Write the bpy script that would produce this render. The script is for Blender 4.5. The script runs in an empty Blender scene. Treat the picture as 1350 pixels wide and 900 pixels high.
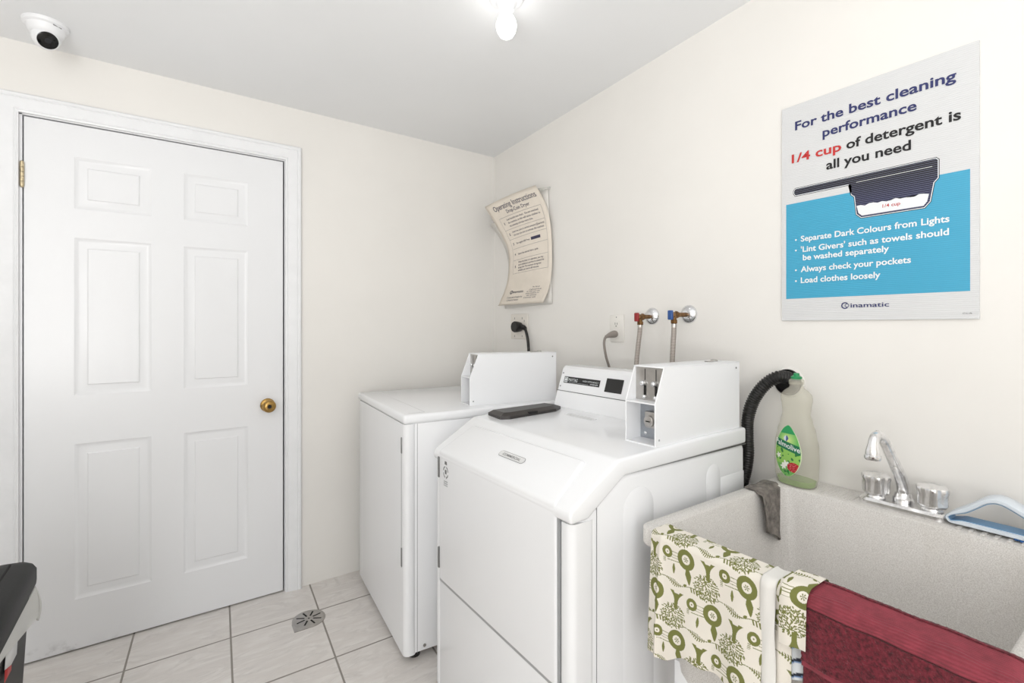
import bpy, bmesh, math, random
from mathutils import Vector, Matrix, noise
random.seed(7)
PI = math.pi
scene = bpy.context.scene
COL = scene.collection

# ------------------------------------------------------------------ camera
CAM = Vector((-1.617, -2.502, 1.253))
cd = bpy.data.cameras.new('camera')
cd.sensor_fit = 'HORIZONTAL'; cd.sensor_width = 36.0
cd.lens = 36.0 * 642.0 / 1350.0
cd.shift_x = 0.0; cd.shift_y = -20.0 / 1350.0
cd.clip_start = 0.02
cam = bpy.data.objects.new('camera', cd); COL.objects.link(cam)
cam.location = CAM
cam.rotation_euler = (PI / 2, 0, -math.radians(35.0))
scene.camera = cam

# ------------------------------------------------------------------ light
scene.view_settings.view_transform = 'Standard'
scene.view_settings.look = 'None'
scene.view_settings.exposure = 0.30
scene.view_settings.gamma = 1.0
scene.view_settings.use_curve_mapping = False
BULB_STRENGTH = 5.0
w = bpy.data.worlds.new('world'); scene.world = w; w.use_nodes = True
w.node_tree.nodes['Background'].inputs[0].default_value = (0.9, 0.95, 1.0, 1)
w.node_tree.nodes['Background'].inputs[1].default_value = 0.3

def area(name, loc, target, sx, sy, power, col=(1, 1, 1)):
    l = bpy.data.lights.new(name, 'AREA'); l.shape = 'RECTANGLE'; l.size = sx; l.size_y = sy
    l.energy = power; l.color = col
    o = bpy.data.objects.new(name, l); COL.objects.link(o); o.location = loc
    o.rotation_euler = (Vector(target) - Vector(loc)).to_track_quat('-Z', 'Y').to_euler()
    return o
# added unseen fill lamps: one aimed up at the ceiling, one behind the camera
area('ceiling_fill', (-2.30, -2.75, 1.00), (-2.20, -2.60, 2.5), 0.9, 0.9, 32, (1, 0.995, 0.985))
area('rear_fill', (-2.75, -4.75, 1.35), (-1.2, -1.5, 1.15), 1.5, 1.9, 47, (0.98, 0.99, 1.0))

# ------------------------------------------------------------------ materials
def S(v): return v / 255.0
def lin(c):
    return tuple(((x / 12.92) if x <= 0.04045 else ((x + 0.055) / 1.055) ** 2.4) for x in (c[0] / 255, c[1] / 255, c[2] / 255)) + (1.0,)

class NT:
    """small node-tree helper"""
    def __init__(s, name):
        s.m = bpy.data.materials.new(name); s.m.use_nodes = True
        s.t = s.m.node_tree; s.n = s.t.nodes; s.l = s.t.links
        s.b = s.n['Principled BSDF']
    def node(s, typ, **kw):
        n = s.n.new(typ)
        for k, v in kw.items(): setattr(n, k, v)
        return n
    def put(s, sock, v):
        if hasattr(v, 'is_output') or isinstance(v, bpy.types.NodeSocket): s.l.new(v, sock)
        else: sock.default_value = v
    def math(s, op, a, b=None, c=None, clamp=False):
        n = s.node('ShaderNodeMath', operation=op, use_clamp=clamp)
        s.put(n.inputs[0], a)
        if b is not None: s.put(n.inputs[1], b)
        if c is not None: s.put(n.inputs[2], c)
        return n.outputs[0]
    def pos(s):
        return s.node('ShaderNodeNewGeometry').outputs['Position']
    def obj(s):
        return s.node('ShaderNodeTexCoord').outputs['Object']
    def scale(s, v, sc):
        n = s.node('ShaderNodeMapping'); s.l.new(v, n.inputs[0]); n.inputs['Scale'].default_value = sc
        return n.outputs[0]
    def noise(s, v, scale, detail=3, rough=0.5, dist=0.0):
        n = s.node('ShaderNodeTexNoise'); s.l.new(v, n.inputs['Vector'])
        n.inputs['Scale'].default_value = scale; n.inputs['Detail'].default_value = detail
        n.inputs['Roughness'].default_value = rough; n.inputs['Distortion'].default_value = dist
        return n.outputs['Fac']
    def ramp(s, f, stops):
        n = s.node('ShaderNodeValToRGB'); s.l.new(f, n.inputs[0])
        e = n.color_ramp.elements
        while len(e) < len(stops): e.new(0.5)
        for el, (p, c) in zip(e, stops): el.position = p; el.color = c
        return n.outputs[0]
    def mix(s, f, a, b):
        n = s.node('ShaderNodeMix', data_type='RGBA')
        s.put(n.inputs[0], f); s.put(n.inputs[6], a); s.put(n.inputs[7], b)
        return n.outputs[2]
    def bump(s, h, strength, dist=0.002):
        n = s.node('ShaderNodeBump'); n.inputs['Strength'].default_value = strength; n.inputs['Distance'].default_value = dist
        s.l.new(h, n.inputs['Height']); s.l.new(n.outputs[0], s.b.inputs['Normal'])
    def color(s, c): s.put(s.b.inputs['Base Color'], c); return s
    def set(s, **kw):
        for k, v in kw.items(): s.b.inputs[k.replace('_', ' ')].default_value = v
        return s

def plain(name, rgb, rough=0.5, metal=0.0, **kw):
    t = NT(name); t.color(lin(rgb)); t.set(Roughness=rough, Metallic=metal, **kw)
    return t.m

def varied(name, rgb, rough=0.5, var=0.06, scale=8.0, metal=0.0, bump=0.0, bscale=200.0, bdist=0.001, **kw):
    t = NT(name); p = t.obj()
    f = t.noise(p, scale, 4, 0.6)
    a = lin(tuple(max(0, x * (1 - var)) for x in rgb)); b = lin(tuple(min(255, x * (1 + var * 0.6)) for x in rgb))
    t.color(t.ramp(f, [(0.3, a), (0.7, b)])); t.set(Roughness=rough, Metallic=metal, **kw)
    if bump: t.bump(t.noise(p, bscale, 3, 0.6), bump, bdist)
    return t.m

M = {}
M['wall'] = varied('cream_wall_paint', (239, 236.5, 232), 0.62, 0.012, 1.7, bump=0.12, bscale=260, bdist=0.0006)
M['ceiling'] = varied('white_ceiling_paint', (243, 244, 245), 0.75, 0.008, 1.5, bump=0.1, bscale=160, bdist=0.0006)
M['enamel'] = plain('white_enamel', (245, 246, 248), 0.17, Specular_IOR_Level=0.5)
M['enamel2'] = plain('white_powder_coat', (243, 244, 246), 0.33)
M['trim'] = varied('white_trim_paint', (240, 241, 243), 0.38, 0.012, 14, bump=0.1, bscale=90, bdist=0.0006)
M['black'] = varied('black_plastic', (26, 25, 25), 0.42, 0.15, 30)
M['dispenser'] = varied('charcoal_plastic', (50, 46, 44), 0.42, 0.08, 40)
M['binblack'] = varied('matte_black_plastic', (15, 15, 14), 0.5, 0.25, 18, bump=0.2, bscale=300, Specular_IOR_Level=0.3)
M['dark'] = plain('dark_gap', (18, 17, 17), 0.8)
M['darkgrey'] = plain('dark_grey', (70, 70, 70), 0.7)
M['chrome'] = plain('chrome', (226, 227, 229), 0.12, 1.0)
M['oldchrome'] = None
M['steel'] = varied('brushed_steel', (186, 183, 180), 0.32, 0.06, 30, 1.0)
M['zinc'] = varied('zinc_plate', (168, 172, 178), 0.38, 0.06, 30, 0.85)
M['brass'] = varied('aged_brass', (176, 142, 84), 0.3, 0.2, 60, 1.0)
M['oldbrass'] = varied('tarnished_brass', (128, 96, 62), 0.42, 0.3, 90, 0.9)
M['hinge'] = varied('worn_brass_hinge', (205, 190, 158), 0.35, 0.12, 120, 0.8)
M['hingegrey'] = plain('grey_hinge', (128, 128, 128), 0.4, 0.6)
M['red'] = plain('red_plastic', (150, 40, 42), 0.4)
M['blue'] = plain('blue_plastic', (44, 84, 148), 0.4)
M['greyplug'] = plain('grey_plug', (142, 134, 128), 0.5)
M['outlet'] = plain('white_outlet', (238, 235, 229), 0.35)
M['outletcream'] = plain('painted_outlet', (231, 226, 218), 0.45)
M['rubber'] = varied('black_rubber', (24, 23, 22), 0.36, 0.2, 40)
M['signwhite'] = None
M['navy'] = plain('navy_ink', (46, 52, 104), 0.5)
M['ink'] = plain('black_ink', (22, 21, 24), 0.5)
M['redink'] = plain('red_ink', (196, 52, 50), 0.5)
M['whiteink'] = plain('white_ink', (236, 240, 242), 0.5)
M['greyink'] = plain('grey_ink', (140, 140, 142), 0.5)
M['paperink'] = plain('dark_blue_print', (62, 60, 84), 0.6)
M['rag'] = varied('grey_rag_cloth', (128, 122, 116), 0.95, 0.25, 60, bump=0.6, bscale=420, bdist=0.0015)
M['capgreen'] = plain('green_cap', (22, 142, 84), 0.35)
M['brushwhite'] = plain('pale_brush_plastic', (222, 230, 238), 0.35)
M['brushblue'] = plain('blue_brush_plastic', (112, 158, 196), 0.4)
M['bristle'] = varied('blue_bristles', (40, 96, 160), 0.7, 0.5, 300, bump=0.8, bscale=600)
M['sticker'] = plain('pale_sticker', (228, 228, 228), 0.4)
M['badgegrey'] = plain('badge_grey', (176, 178, 180), 0.35, 0.3)

def mk_oldchrome():
    t = NT('water_spotted_chrome'); p = t.obj()
    f = t.noise(p, 45, 4, 0.55)
    t.color(t.ramp(f, [(0.32, lin((216, 215, 214))), (0.55, lin((242, 242, 243)))]))
    t.put(t.b.inputs['Roughness'], t.ramp(f, [(0.35, (0.28,) * 3 + (1,)), (0.65, (0.16,) * 3 + (1,))]))
    t.set(Metallic=1.0); return t.m
M['oldchrome'] = mk_oldchrome()

def mk_sign(name, rgb, rough=0.32):
    t = NT(name); sx = t.node('ShaderNodeSeparateXYZ'); t.l.new(t.pos(), sx.inputs[0])
    s = t.math('SINE', t.math('MULTIPLY', sx.outputs[2], 2 * PI / 0.0052))
    k = t.math('MULTIPLY_ADD', s, 0.5, 0.5)
    a = lin(rgb); b = lin(tuple(min(255, x * 1.02 + 3) for x in rgb))
    t.color(t.mix(k, a, b)); t.set(Roughness=rough); t.bump(s, 0.25, 0.0006); return t.m
M['signwhite'] = mk_sign('corrugated_plastic_white', (214, 215, 216))
M['signblue'] = mk_sign('corrugated_plastic_blue', (68, 163, 198))

def mk_scoop():
    t = NT('scoop_print'); sx = t.node('ShaderNodeSeparateXYZ'); t.l.new(t.pos(), sx.inputs[0])
    s = t.math('SINE', t.math('MULTIPLY', sx.outputs[2], 2 * PI / 0.0052))
    k = t.math('GREATER_THAN', s, 0.86)
    g = t.math('MULTIPLY_ADD', sx.outputs[2], -14.0, 23.3, clamp=True)
    base = t.mix(g, lin((14, 13, 18)), lin((38, 40, 74)))
    t.color(t.mix(k, base, lin((120, 124, 150)))); t.set(Roughness=0.4); return t.m
M['scoop'] = mk_scoop()

def mk_door():
    t = NT('white_door_paint'); p = t.pos(); sx = t.node('ShaderNodeSeparateXYZ'); t.l.new(p, sx.inputs[0])
    n = t.noise(p, 9, 5, 0.65)
    low = t.math('MULTIPLY_ADD', sx.outputs[2], -16.0, 1.0, clamp=True)           # scuffs along the bottom edge only
    hin = t.math('MULTIPLY_ADD', sx.outputs[0], -3.4, -5.6, clamp=True)
    d = t.math('MULTIPLY', t.math('MULTIPLY', low, hin), t.math('MULTIPLY_ADD', n, 5.0, -2.7, clamp=True))
    t.color(t.mix(d, lin((238, 239, 241)), lin((96, 94, 92)))); t.set(Roughness=0.3)
    t.bump(t.noise(t.scale(p, (30, 30, 8)), 10, 3, 0.5), 0.12, 0.0008); return t.m
M['door'] = mk_door()

def mk_floor():
    t = NT('marbled_ceramic_tile'); p = t.pos(); sx = t.node('ShaderNodeSeparateXYZ'); t.l.new(p, sx.inputs[0])
    X, Y = sx.outputs[0], sx.outputs[1]
    u = t.math('DIVIDE', t.math('ADD', t.math('MULTIPLY_ADD', Y, -0.068, X), 1.065), 0.338)
    v = t.math('DIVIDE', t.math('ADD', t.math('MULTIPLY_ADD', X, 0.012, Y), 0.264), 0.357)
    fu = t.math('FLOOR', u); fv = t.math('FLOOR', v)
    du = t.math('ABSOLUTE', t.math('SUBTRACT', t.math('FRACT', t.math('ADD', u, 0.5)), 0.5))
    dv = t.math('ABSOLUTE', t.math('SUBTRACT', t.math('FRACT', t.math('ADD', v, 0.5)), 0.5))
    mn = t.math('MINIMUM', du, dv)
    gr = t.math('LESS_THAN', mn, 0.0098)
    cmb = t.node('ShaderNodeCombineXYZ'); t.l.new(fu, cmb.inputs[0]); t.l.new(fv, cmb.inputs[1])
    wn = t.node('ShaderNodeTexWhiteNoise'); t.l.new(cmb.outputs[0], wn.inputs[0])
    vm = t.node('ShaderNodeVectorMath', operation='MULTIPLY_ADD')
    t.l.new(wn.outputs['Color'], vm.inputs[0]); vm.inputs[1].default_value = (9, 9, 9); t.l.new(p, vm.inputs[2])
    pv = t.scale(vm.outputs[0], (2.0, 6.5, 1.0))
    n1 = t.noise(pv, 1.7, 6, 0.62, 0.9)
    n2 = t.noise(pv, 5.0, 5, 0.6, 0.6)
    vein = t.math('SUBTRACT', 1.0, t.math('MULTIPLY', t.math('ABSOLUTE', t.math('SUBTRACT', n1, 0.5)), 16.0), clamp=True)
    vein = t.math('MULTIPLY', vein, t.math('MULTIPLY_ADD', n2, 3.0, -1.1, clamp=True))
    base = t.ramp(n2, [(0.3, lin((222, 216, 211))), (0.7, lin((235, 231, 227)))])
    base = t.mix(t.math('MULTIPLY', vein, 0.42), base, lin((176, 168, 162)))
    t.color(t.mix(gr, base, lin((150, 144, 137))))
    t.put(t.b.inputs['Roughness'], t.math('MULTIPLY_ADD', gr, 0.5, 0.27))
    sm = t.node('ShaderNodeMapRange'); t.l.new(mn, sm.inputs[0])
    sm.inputs[1].default_value = 0.007; sm.inputs[2].default_value = 0.014
    t.bump(sm.outputs[0], 0.5, 0.002); return t.m
M['floor'] = mk_floor()

def mk_tub():
    t = NT('speckled_grey_tub'); p = t.obj()
    n = t.noise(p, 480, 2, 0.5); v = t.node('ShaderNodeTexVoronoi'); t.l.new(p, v.inputs['Vector']); v.inputs['Scale'].default_value = 95
    sp = t.math('LESS_THAN', v.outputs['Distance'], 0.10)
    base = t.ramp(n, [(0.36, lin((203, 199, 194))), (0.62, lin((228, 225, 221)))])
    st = t.noise(t.scale(p, (3, 3, 1)), 2.5, 4, 0.6)
    base = t.mix(t.math('MULTIPLY_ADD', st, 0.7, -0.36, clamp=True), base, lin((196, 186, 172)))
    t.color(t.mix(t.math('MULTIPLY', sp, 0.55), base, lin((240, 238, 236)))); t.set(Roughness=0.45)
    t.bump(n, 0.1, 0.0005); return t.m
M['tub'] = mk_tub()

def mk_vcol(name, rough=0.9, bump=0.0, bscale=500):
    t = NT(name); a = t.node('ShaderNodeVertexColor'); a.layer_name = 'print'
    t.color(a.outputs[0]); t.set(Roughness=rough)
    if bump: t.bump(t.noise(t.obj(), bscale, 2, 0.5), bump, 0.0008)
    return t.m
M['print_cloth'] = mk_vcol('printed_cotton', 0.95, 0.35, 700)
M['print_gloss'] = mk_vcol('printed_label', 0.35)
M['terry'] = varied('maroon_terry', (106, 35, 46), 1.0, 0.4, 160, bump=0.6, bscale=450, bdist=0.003, Sheen_Weight=0.12)
M['maroon'] = varied('maroon_woven_band', (140, 56, 68), 0.9, 0.1, 60, bump=0.3, bscale=900, bdist=0.0008, Sheen_Weight=0.12)

def mk_braid():
    t = NT('braided_hose'); p = t.obj(); wv = t.node('ShaderNodeTexWave'); t.l.new(p, wv.inputs[0])
    wv.bands_direction = 'Z'; wv.inputs['Scale'].default_value = 55; wv.inputs['Distortion'].default_value = 2.5; wv.inputs['Detail Scale'].default_value = 40
    t.color(t.ramp(wv.outputs['Fac'], [(0.1, lin((128, 119, 112))), (0.6, lin((190, 182, 175)))])); t.set(Roughness=0.5, Metallic=0.35)
    t.bump(wv.outputs['Fac'], 0.4, 0.001); return t.m
M['braid'] = mk_braid()

def mk_clear(name, rgb, transp, rough, metal=0):
    t = NT(name); t.color(lin(rgb)); t.set(Roughness=rough)
    tr = t.node('ShaderNodeBsdfTransparent'); tr.inputs[0].default_value = lin((250, 250, 246))
    mx = t.node('ShaderNodeMixShader'); mx.inputs[0].default_value = transp
    t.l.new(t.b.outputs[0], mx.inputs[1]); t.l.new(tr.outputs[0], mx.inputs[2])
    t.l.new(mx.outputs[0], t.n['Material Output'].inputs[0]); return t.m
M['bottle'] = mk_clear('cloudy_clear_plastic', (226, 222, 210), 0.70, 0.12)
M['soap'] = mk_clear('green_soap', (150, 196, 92), 0.35, 0.2)
M['liner'] = mk_clear('translucent_liner', (232, 232, 228), 0.25, 0.35)
M['tape'] = mk_clear('clear_tape', (235, 235, 232), 0.6, 0.2)
M['paper'] = varied('cream_paper', (232, 223, 210), 0.7, 0.02, 12)
M['backpaper'] = varied('pale_sheet', (230, 227, 221), 0.6, 0.015, 6)

def mk_bulb():
    t = NT('lit_bulb'); t.color((1, 1, 1, 1)); t.b.inputs['Emission Color'].default_value = (1.0, 0.985, 0.96, 1)
    t.b.inputs['Emission Strength'].default_value = BULB_STRENGTH; return t.m
M['bulb'] = mk_bulb()
M['stripe'] = mk_vcol('striped_dishcloth', 0.9, 0.3)

# ------------------------------------------------------------------ mesh helpers
class MB:
    def __init__(s): s.bm = bmesh.new()
    def _new(s, before): return [v for v in s.bm.verts if v.index == -1 or v not in before]
    def box(s, x0, x1, y0, y1, z0, z1, bev=0.0, seg=3, mi=0, mat=None):
        b = bmesh.new()
        bmesh.ops.create_cube(b, size=1.0)
        for v in b.verts:
            v.co = Vector(((x0 + x1) / 2 + v.co.x * (x1 - x0), (y0 + y1) / 2 + v.co.y * (y1 - y0), (z0 + z1) / 2 + v.co.z * (z1 - z0)))
        if bev: bmesh.ops.bevel(b, geom=b.edges[:], offset=bev, segments=seg, profile=0.5, affect='EDGES')
        return s.join(b, mi, mat)
    def join(s, b, mi=0, mat=None):
        if mat is not None: bmesh.ops.transform(b, matrix=mat, verts=b.verts)
        mp = {}
        for v in b.verts: mp[v] = s.bm.verts.new(v.co)
        for f in b.faces:
            try:
                nf = s.bm.faces.new([mp[v] for v in f.verts]); nf.material_index = mi or f.material_index
            except ValueError: pass
        b.free(); return s
    def prism(s, poly, axis, a0, a1, bev=0.0, seg=3, mi=0, mat=None, taper=None):
        """poly in the two other axes (cyclic order), extruded along axis"""
        b = bmesh.new()
        def P(p, a):
            if axis == 'x': return Vector((a, p[0], p[1]))
            if axis == 'y': return Vector((p[0], a, p[1]))
            return Vector((p[0], p[1], a))
        v0 = [b.verts.new(P(p, a0)) for p in poly]; v1 = [b.verts.new(P(p, a1)) for p in poly]
        n = len(poly)
        b.faces.new(v0); b.faces.new(v1[::-1])
        for i in range(n): b.faces.new([v0[i], v1[i], v1[(i + 1) % n], v0[(i + 1) % n]])
        if taper: taper(v0, v1)
        bmesh.ops.recalc_face_normals(b, faces=b.faces)
        if bev:
            es = [e for e in b.edges if len(e.link_faces) == 2 and e.calc_face_angle() > 0.2]
            bmesh.ops.bevel(b, geom=es, offset=bev, segments=seg, profile=0.5, affect='EDGES', clamp_overlap=True)
        return s.join(b, mi, mat)
    def loft(s, loops, closed=True, cap0=False, cap1=False, mi=0, mat=None):
        b = bmesh.new()
        L = [[b.verts.new(Vector(p)) for p in lp] for lp in loops]
        for A_, B_ in zip(L, L[1:]):
            n = len(A_)
            for i in range(n if closed else n - 1):
                j = (i + 1) % n
                try: b.faces.new([A_[i], A_[j], B_[j], B_[i]])
                except ValueError: pass
        if cap0: b.faces.new(L[0][::-1])
        if cap1: b.faces.new(L[-1])
        bmesh.ops.recalc_face_normals(b, faces=b.faces)
        return s.join(b, mi, mat)
    def lathe(s, prof, origin=(0, 0, 0), axis=(0, 0, 1), seg=32, mi=0, cap0=True, cap1=True):
        """prof: (radius, height along axis)"""
        q = Vector((0, 0, 1)).rotation_difference(Vector(axis).normalized()).to_matrix().to_4x4()
        m = Matrix.Translation(Vector(origin)) @ q
        loops = [[(r * math.cos(2 * PI * i / seg), r * math.sin(2 * PI * i / seg), h) for i in range(seg)] for r, h in prof]
        return s.loft(loops, True, cap0 and prof[0][0] > 1e-6, cap1 and prof[-1][0] > 1e-6, mi, m)
    def cyl(s, p0, p1, r0, r1=None, seg=20, mi=0):
        p0, p1 = Vector(p0), Vector(p1); d = p1 - p0
        return s.lathe([(r0, 0), (r0 if r1 is None else r1, d.length)], p0, d, seg, mi)
    def tube(s, path, rad, seg=16, mi=0, cap=True, flat=None):
        path = [Vector(p) for p in path]; n = len(path)
        if not hasattr(rad, '__len__'): rad = [rad] * n
        loops = []; up = None
        for i, p in enumerate(path):
            t = (path[min(i + 1, n - 1)] - path[max(i - 1, 0)]).normalized()
            if up is None:
                up = t.orthogonal().normalized()
            up = (up - t * up.dot(t)).normalized(); sd = t.cross(up)
            loops.append([p + (up * math.cos(2 * PI * k / seg) + sd * math.sin(2 * PI * k / seg)) * rad[i] for k in range(seg)])
        return s.loft(loops, True, cap, cap, mi)
    def sphere(s, c, r, mi=0, sc=(1, 1, 1), seg=24):
        b = bmesh.new(); bmesh.ops.create_uvsphere(b, u_segments=seg, v_segments=seg // 2, radius=r)
        for v in b.verts: v.co = Vector((v.co.x * sc[0], v.co.y * sc[1], v.co.z * sc[2])) + Vector(c)
        return s.join(b, mi)
    def grid(s, f, nu, nv, mi=0):
        b = bmesh.new()
        V = [[b.verts.new(Vector(f(i / nu, j / nv))) for j in range(nv + 1)] for i in range(nu + 1)]
        for i in range(nu):
            for j in range(nv): b.faces.new([V[i][j], V[i + 1][j], V[i + 1][j + 1], V[i][j + 1]])
        return s.join(b, mi)
    def polys(s, verts, faces, mi=0):
        vs = [s.bm.verts.new(Vector(v)) for v in verts]
        for f in faces:
            try: nf = s.bm.faces.new([vs[i] for i in f]); nf.material_index = mi
            except ValueError: pass
        return s
    def xf(s, m): bmesh.ops.transform(s.bm, matrix=m, verts=s.bm.verts); return s
    def build(s, name, mat, parent=None, sharp=35, solid=0.0, recalc=True, offset=-1.0):
        me = bpy.data.meshes.new(name)
        if recalc: bmesh.ops.recalc_face_normals(s.bm, faces=s.bm.faces)
        if parent is not None:
            org = parent['_org'] if '_org' in parent else (0, 0, 0)
            org = Vector(org)
        else:
            xs = [v.co for v in s.bm.verts]
            mn = Vector((min(c.x for c in xs), min(c.y for c in xs), min(c.z for c in xs)))
            mx = Vector((max(c.x for c in xs), max(c.y for c in xs), max(c.z for c in xs)))
            org = Vector(((mn.x + mx.x) / 2, (mn.y + mx.y) / 2, mn.z))
        for v in s.bm.verts: v.co -= org
        s.bm.to_mesh(me); s.bm.free()
        for m in (mat if isinstance(mat, (list, tuple)) else [mat]): me.materials.append(m)
        me.polygons.foreach_set('use_smooth', [True] * len(me.polygons))
        if sharp < 180: me.set_sharp_from_angle(angle=math.radians(sharp))
        o = bpy.data.objects.new(name, me); COL.objects.link(o)
        if parent is not None:
            o.parent = parent; o['_org'] = tuple(org)
        else:
            o.location = org; o['_org'] = tuple(org)
        if solid:
            md = o.modifiers.new('thickness', 'SOLIDIFY'); md.thickness = solid; md.offset = offset
        return o

def tag(o, label, cat, group=None):
    o['label'] = label; o['category'] = cat
    if group: o['group'] = group
    return o
def thing(name, loc, label, cat, group=None):
    o = bpy.data.objects.new(name, None); COL.objects.link(o); o.location = loc; o['_org'] = tuple(loc)
    o.empty_display_size = 0.05
    return tag(o, label, cat, group)
def struct(o, label, cat):
    o['kind'] = 'structure'; return tag(o, label, cat)

def rrect(x0, x1, y0, y1, r, z, n=8):
    pts = []
    for cx, cy, a0 in ((x1 - r, y1 - r, 0), (x0 + r, y1 - r, 90), (x0 + r, y0 + r, 180), (x1 - r, y0 + r, 270)):
        for k in range(n + 1):
            a = math.radians(a0 + 90 * k / n)
            pts.append((cx + r * math.cos(a), cy + r * math.sin(a), z))
    return pts
def catmull(pts, n=10):
    P = [Vector(p) for p in pts]; out = []
    for i in range(len(P) - 1):
        p0 = P[max(i - 1, 0)]; p1 = P[i]; p2 = P[i + 1]; p3 = P[min(i + 2, len(P) - 1)]
        for k in range(n):
            t = k / n
            out.append(0.5 * ((2 * p1) + (p2 - p0) * t + (2 * p0 - 5 * p1 + 4 * p2 - p3) * t * t + (3 * p1 - p0 - 3 * p2 + p3) * t ** 3))
    out.append(P[-1]); return out

_tc = {}
def text_geo(body, bold=0.0):
    """2D outline of a line of text: verts normalised to cap height 1, x from 0"""
    key = (body, bold)
    if key in _tc: return _tc[key]
    def mk(b):
        cu = bpy.data.curves.new('t', 'FONT'); cu.body = b; cu.size = 1.0; cu.offset = bold; cu.resolution_u = 3
        ob = bpy.data.objects.new('t', cu); COL.objects.link(ob)
        dg = bpy.context.evaluated_depsgraph_get()
        me = bpy.data.meshes.new_from_object(ob.evaluated_get(dg))
        vs = [tuple(v.co)[:2] for v in me.vertices]; fs = [tuple(p.vertices) for p in me.polygons]
        bpy.data.objects.remove(ob); bpy.data.curves.remove(cu); bpy.data.meshes.remove(me)
        return vs, fs
    hv, _ = mk('H'); cap = max(v[1] for v in hv)
    vs, fs = mk(body)
    x0 = min(v[0] for v in vs); x1 = max(v[0] for v in vs)
    vs = [((v[0] - x0) / (x1 - x0), v[1] / cap) for v in vs]
    _tc[key] = (vs, fs); return _tc[key]
def put_text(mb, body, mapf, x0, x1, base, cap, bold=0.0, mi=0, slant=0.0):
    """mapf(u, v) -> 3D; text fills u from x0 to x1, cap height cap above base"""
    vs, fs = text_geo(body, bold)
    mb.polys([mapf(x0 + (x1 - x0) * a + slant * b * cap, base + cap * b) for a, b in vs], fs, mi)

# ------------------------------------------------------------------ room shell
def ceil_z(x, y): return 2.285 + 0.048 * (-y) + 0.007 * (-x)
XL, YB = -3.1, -4.9
mb = MB(); mb.box(XL - 0.1, 0.1, YB - 0.1, 0.1, -0.1, 0.0)
struct(mb.build('floor', M['floor']), 'pale marbled ceramic tile floor with grey grout', 'floor')
mb = MB()
q = [(XL - 0.1, YB - 0.1), (0.1, YB - 0.1), (0.1, 0.1), (XL - 0.1, 0.1)]
vs = [(x, y, ceil_z(x, y)) for x, y in q] + [(x, y, ceil_z(x, y) + 0.1) for x, y in q]
mb.polys(vs, [(3, 2, 1, 0), (4, 5, 6, 7), (0, 1, 5, 4), (1, 2, 6, 5), (2, 3, 7, 6), (3, 0, 4, 7)])
struct(mb.build('ceiling', M['ceiling']), 'flat white painted ceiling', 'ceiling')
HW = 2.6
mb = MB(); mb.box(0.0, 0.1, YB - 0.1, 0.1, 0, HW)
struct(mb.build('wall_right', M['wall']), 'cream painted wall behind the machines and the tub', 'wall')
DX0, DX1, DZ = -2.062, -1.184, 2.029
mb = MB()
mb.box(XL - 0.1, DX0 - 0.012, 0, 0.1, 0, HW); mb.box(DX1 + 0.010, 0.0, 0, 0.1, 0, HW); mb.box(DX0 - 0.012, DX1 + 0.010, 0, 0.1, DZ + 0.009, HW)
struct(mb.build('wall_back', M['wall']), 'cream painted wall around the white door', 'wall')
mb = MB(); mb.box(XL - 0.1, XL, YB, 0.0, 0, HW)
struct(mb.build('wall_left', M['wall']), 'cream painted wall on the left of the room', 'wall')
mb = MB(); mb.box(XL - 0.1, 0.0, YB - 0.1, YB, 0, HW)
struct(mb.build('wall_front', M['wall']), 'cream painted wall behind the camera', 'wall')

# door: six raised panels
door = bpy.data.objects.new('door_1', None); COL.objects.link(door); door.location = (DX0, 0.004, 0.007); door['_org'] = (DX0, 0.004, 0.007)
struct(door, 'white six panel door with a brass knob', 'door')
b = bmesh.new()
xs = [DX0, -1.925, -1.681, -1.574, -1.328, DX1]
zs = [0.007, 0.197, 0.800, 0.984, 1.597, 1.705, 1.909, DZ]
YD = 0.004
G = [[b.verts.new((x, YD, z)) for z in zs] for x in xs]
pan = []
for i in range(5):
    for j in range(7):
        f = b.faces.new([G[i][j], G[i + 1][j], G[i + 1][j + 1], G[i][j + 1]])
        if i in (1, 3) and j in (1, 3, 5): pan.append(f)
bmesh.ops.recalc_face_normals(b, faces=b.faces)
if b.faces[0].normal.y > 0: bmesh.ops.reverse_faces(b, faces=b.faces[:])
ed = [e for e in b.edges if len(e.link_faces) == 1]
r = bmesh.ops.extrude_edge_only(b, edges=ed)
for v in [g for g in r['geom'] if isinstance(g, bmesh.types.BMVert)]: v.co.y = YD + 0.035
def inset(f, th, dp):
    bmesh.ops.inset_individual(b, faces=[f], thickness=th, depth=dp, use_even_offset=True)
for f in pan:
    inset(f, 0.002, 0.0); inset(f, 0.010, -0.0055); inset(f, 0.006, -0.0006); inset(f, 0.022, 0.0030); inset(f, 0.004, 0.0030)
mb = MB(); mb.join(b); mb.build('door_leaf', M['door'], door, sharp=25, recalc=False)
mb = MB()
mb.lathe([(0.001, 0), (0.030, 0.001), (0.031, 0.004), (0.026, 0.009), (0.013, 0.012), (0.011, 0.028), (0.017, 0.034), (0.026, 0.043), (0.0285, 0.053), (0.026, 0.062), (0.018, 0.067), (0.0115, 0.0675), (0.0105, 0.0645), (0.001, 0.0645)], (-1.250, YD, 0.888), (0, -1, 0), 40)
kn = mb.build('door_knob', M['brass'], door, sharp=60); kn['label'] = 'round brass knob with a key hole in its centre'
mb = MB(); mb.cyl((-1.250, YD - 0.064, 0.888), (-1.250, YD - 0.0655, 0.888), 0.0085); mb.build('keyhole', M['dark'], kn)
mb = MB()
for k in range(5):
    z0 = 1.770 + k * 0.0172; mb.cyl((DX0 - 0.004, YD - 0.006, z0), (DX0 - 0.004, YD - 0.006, z0 + 0.0158), 0.0062, seg=16)
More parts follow.
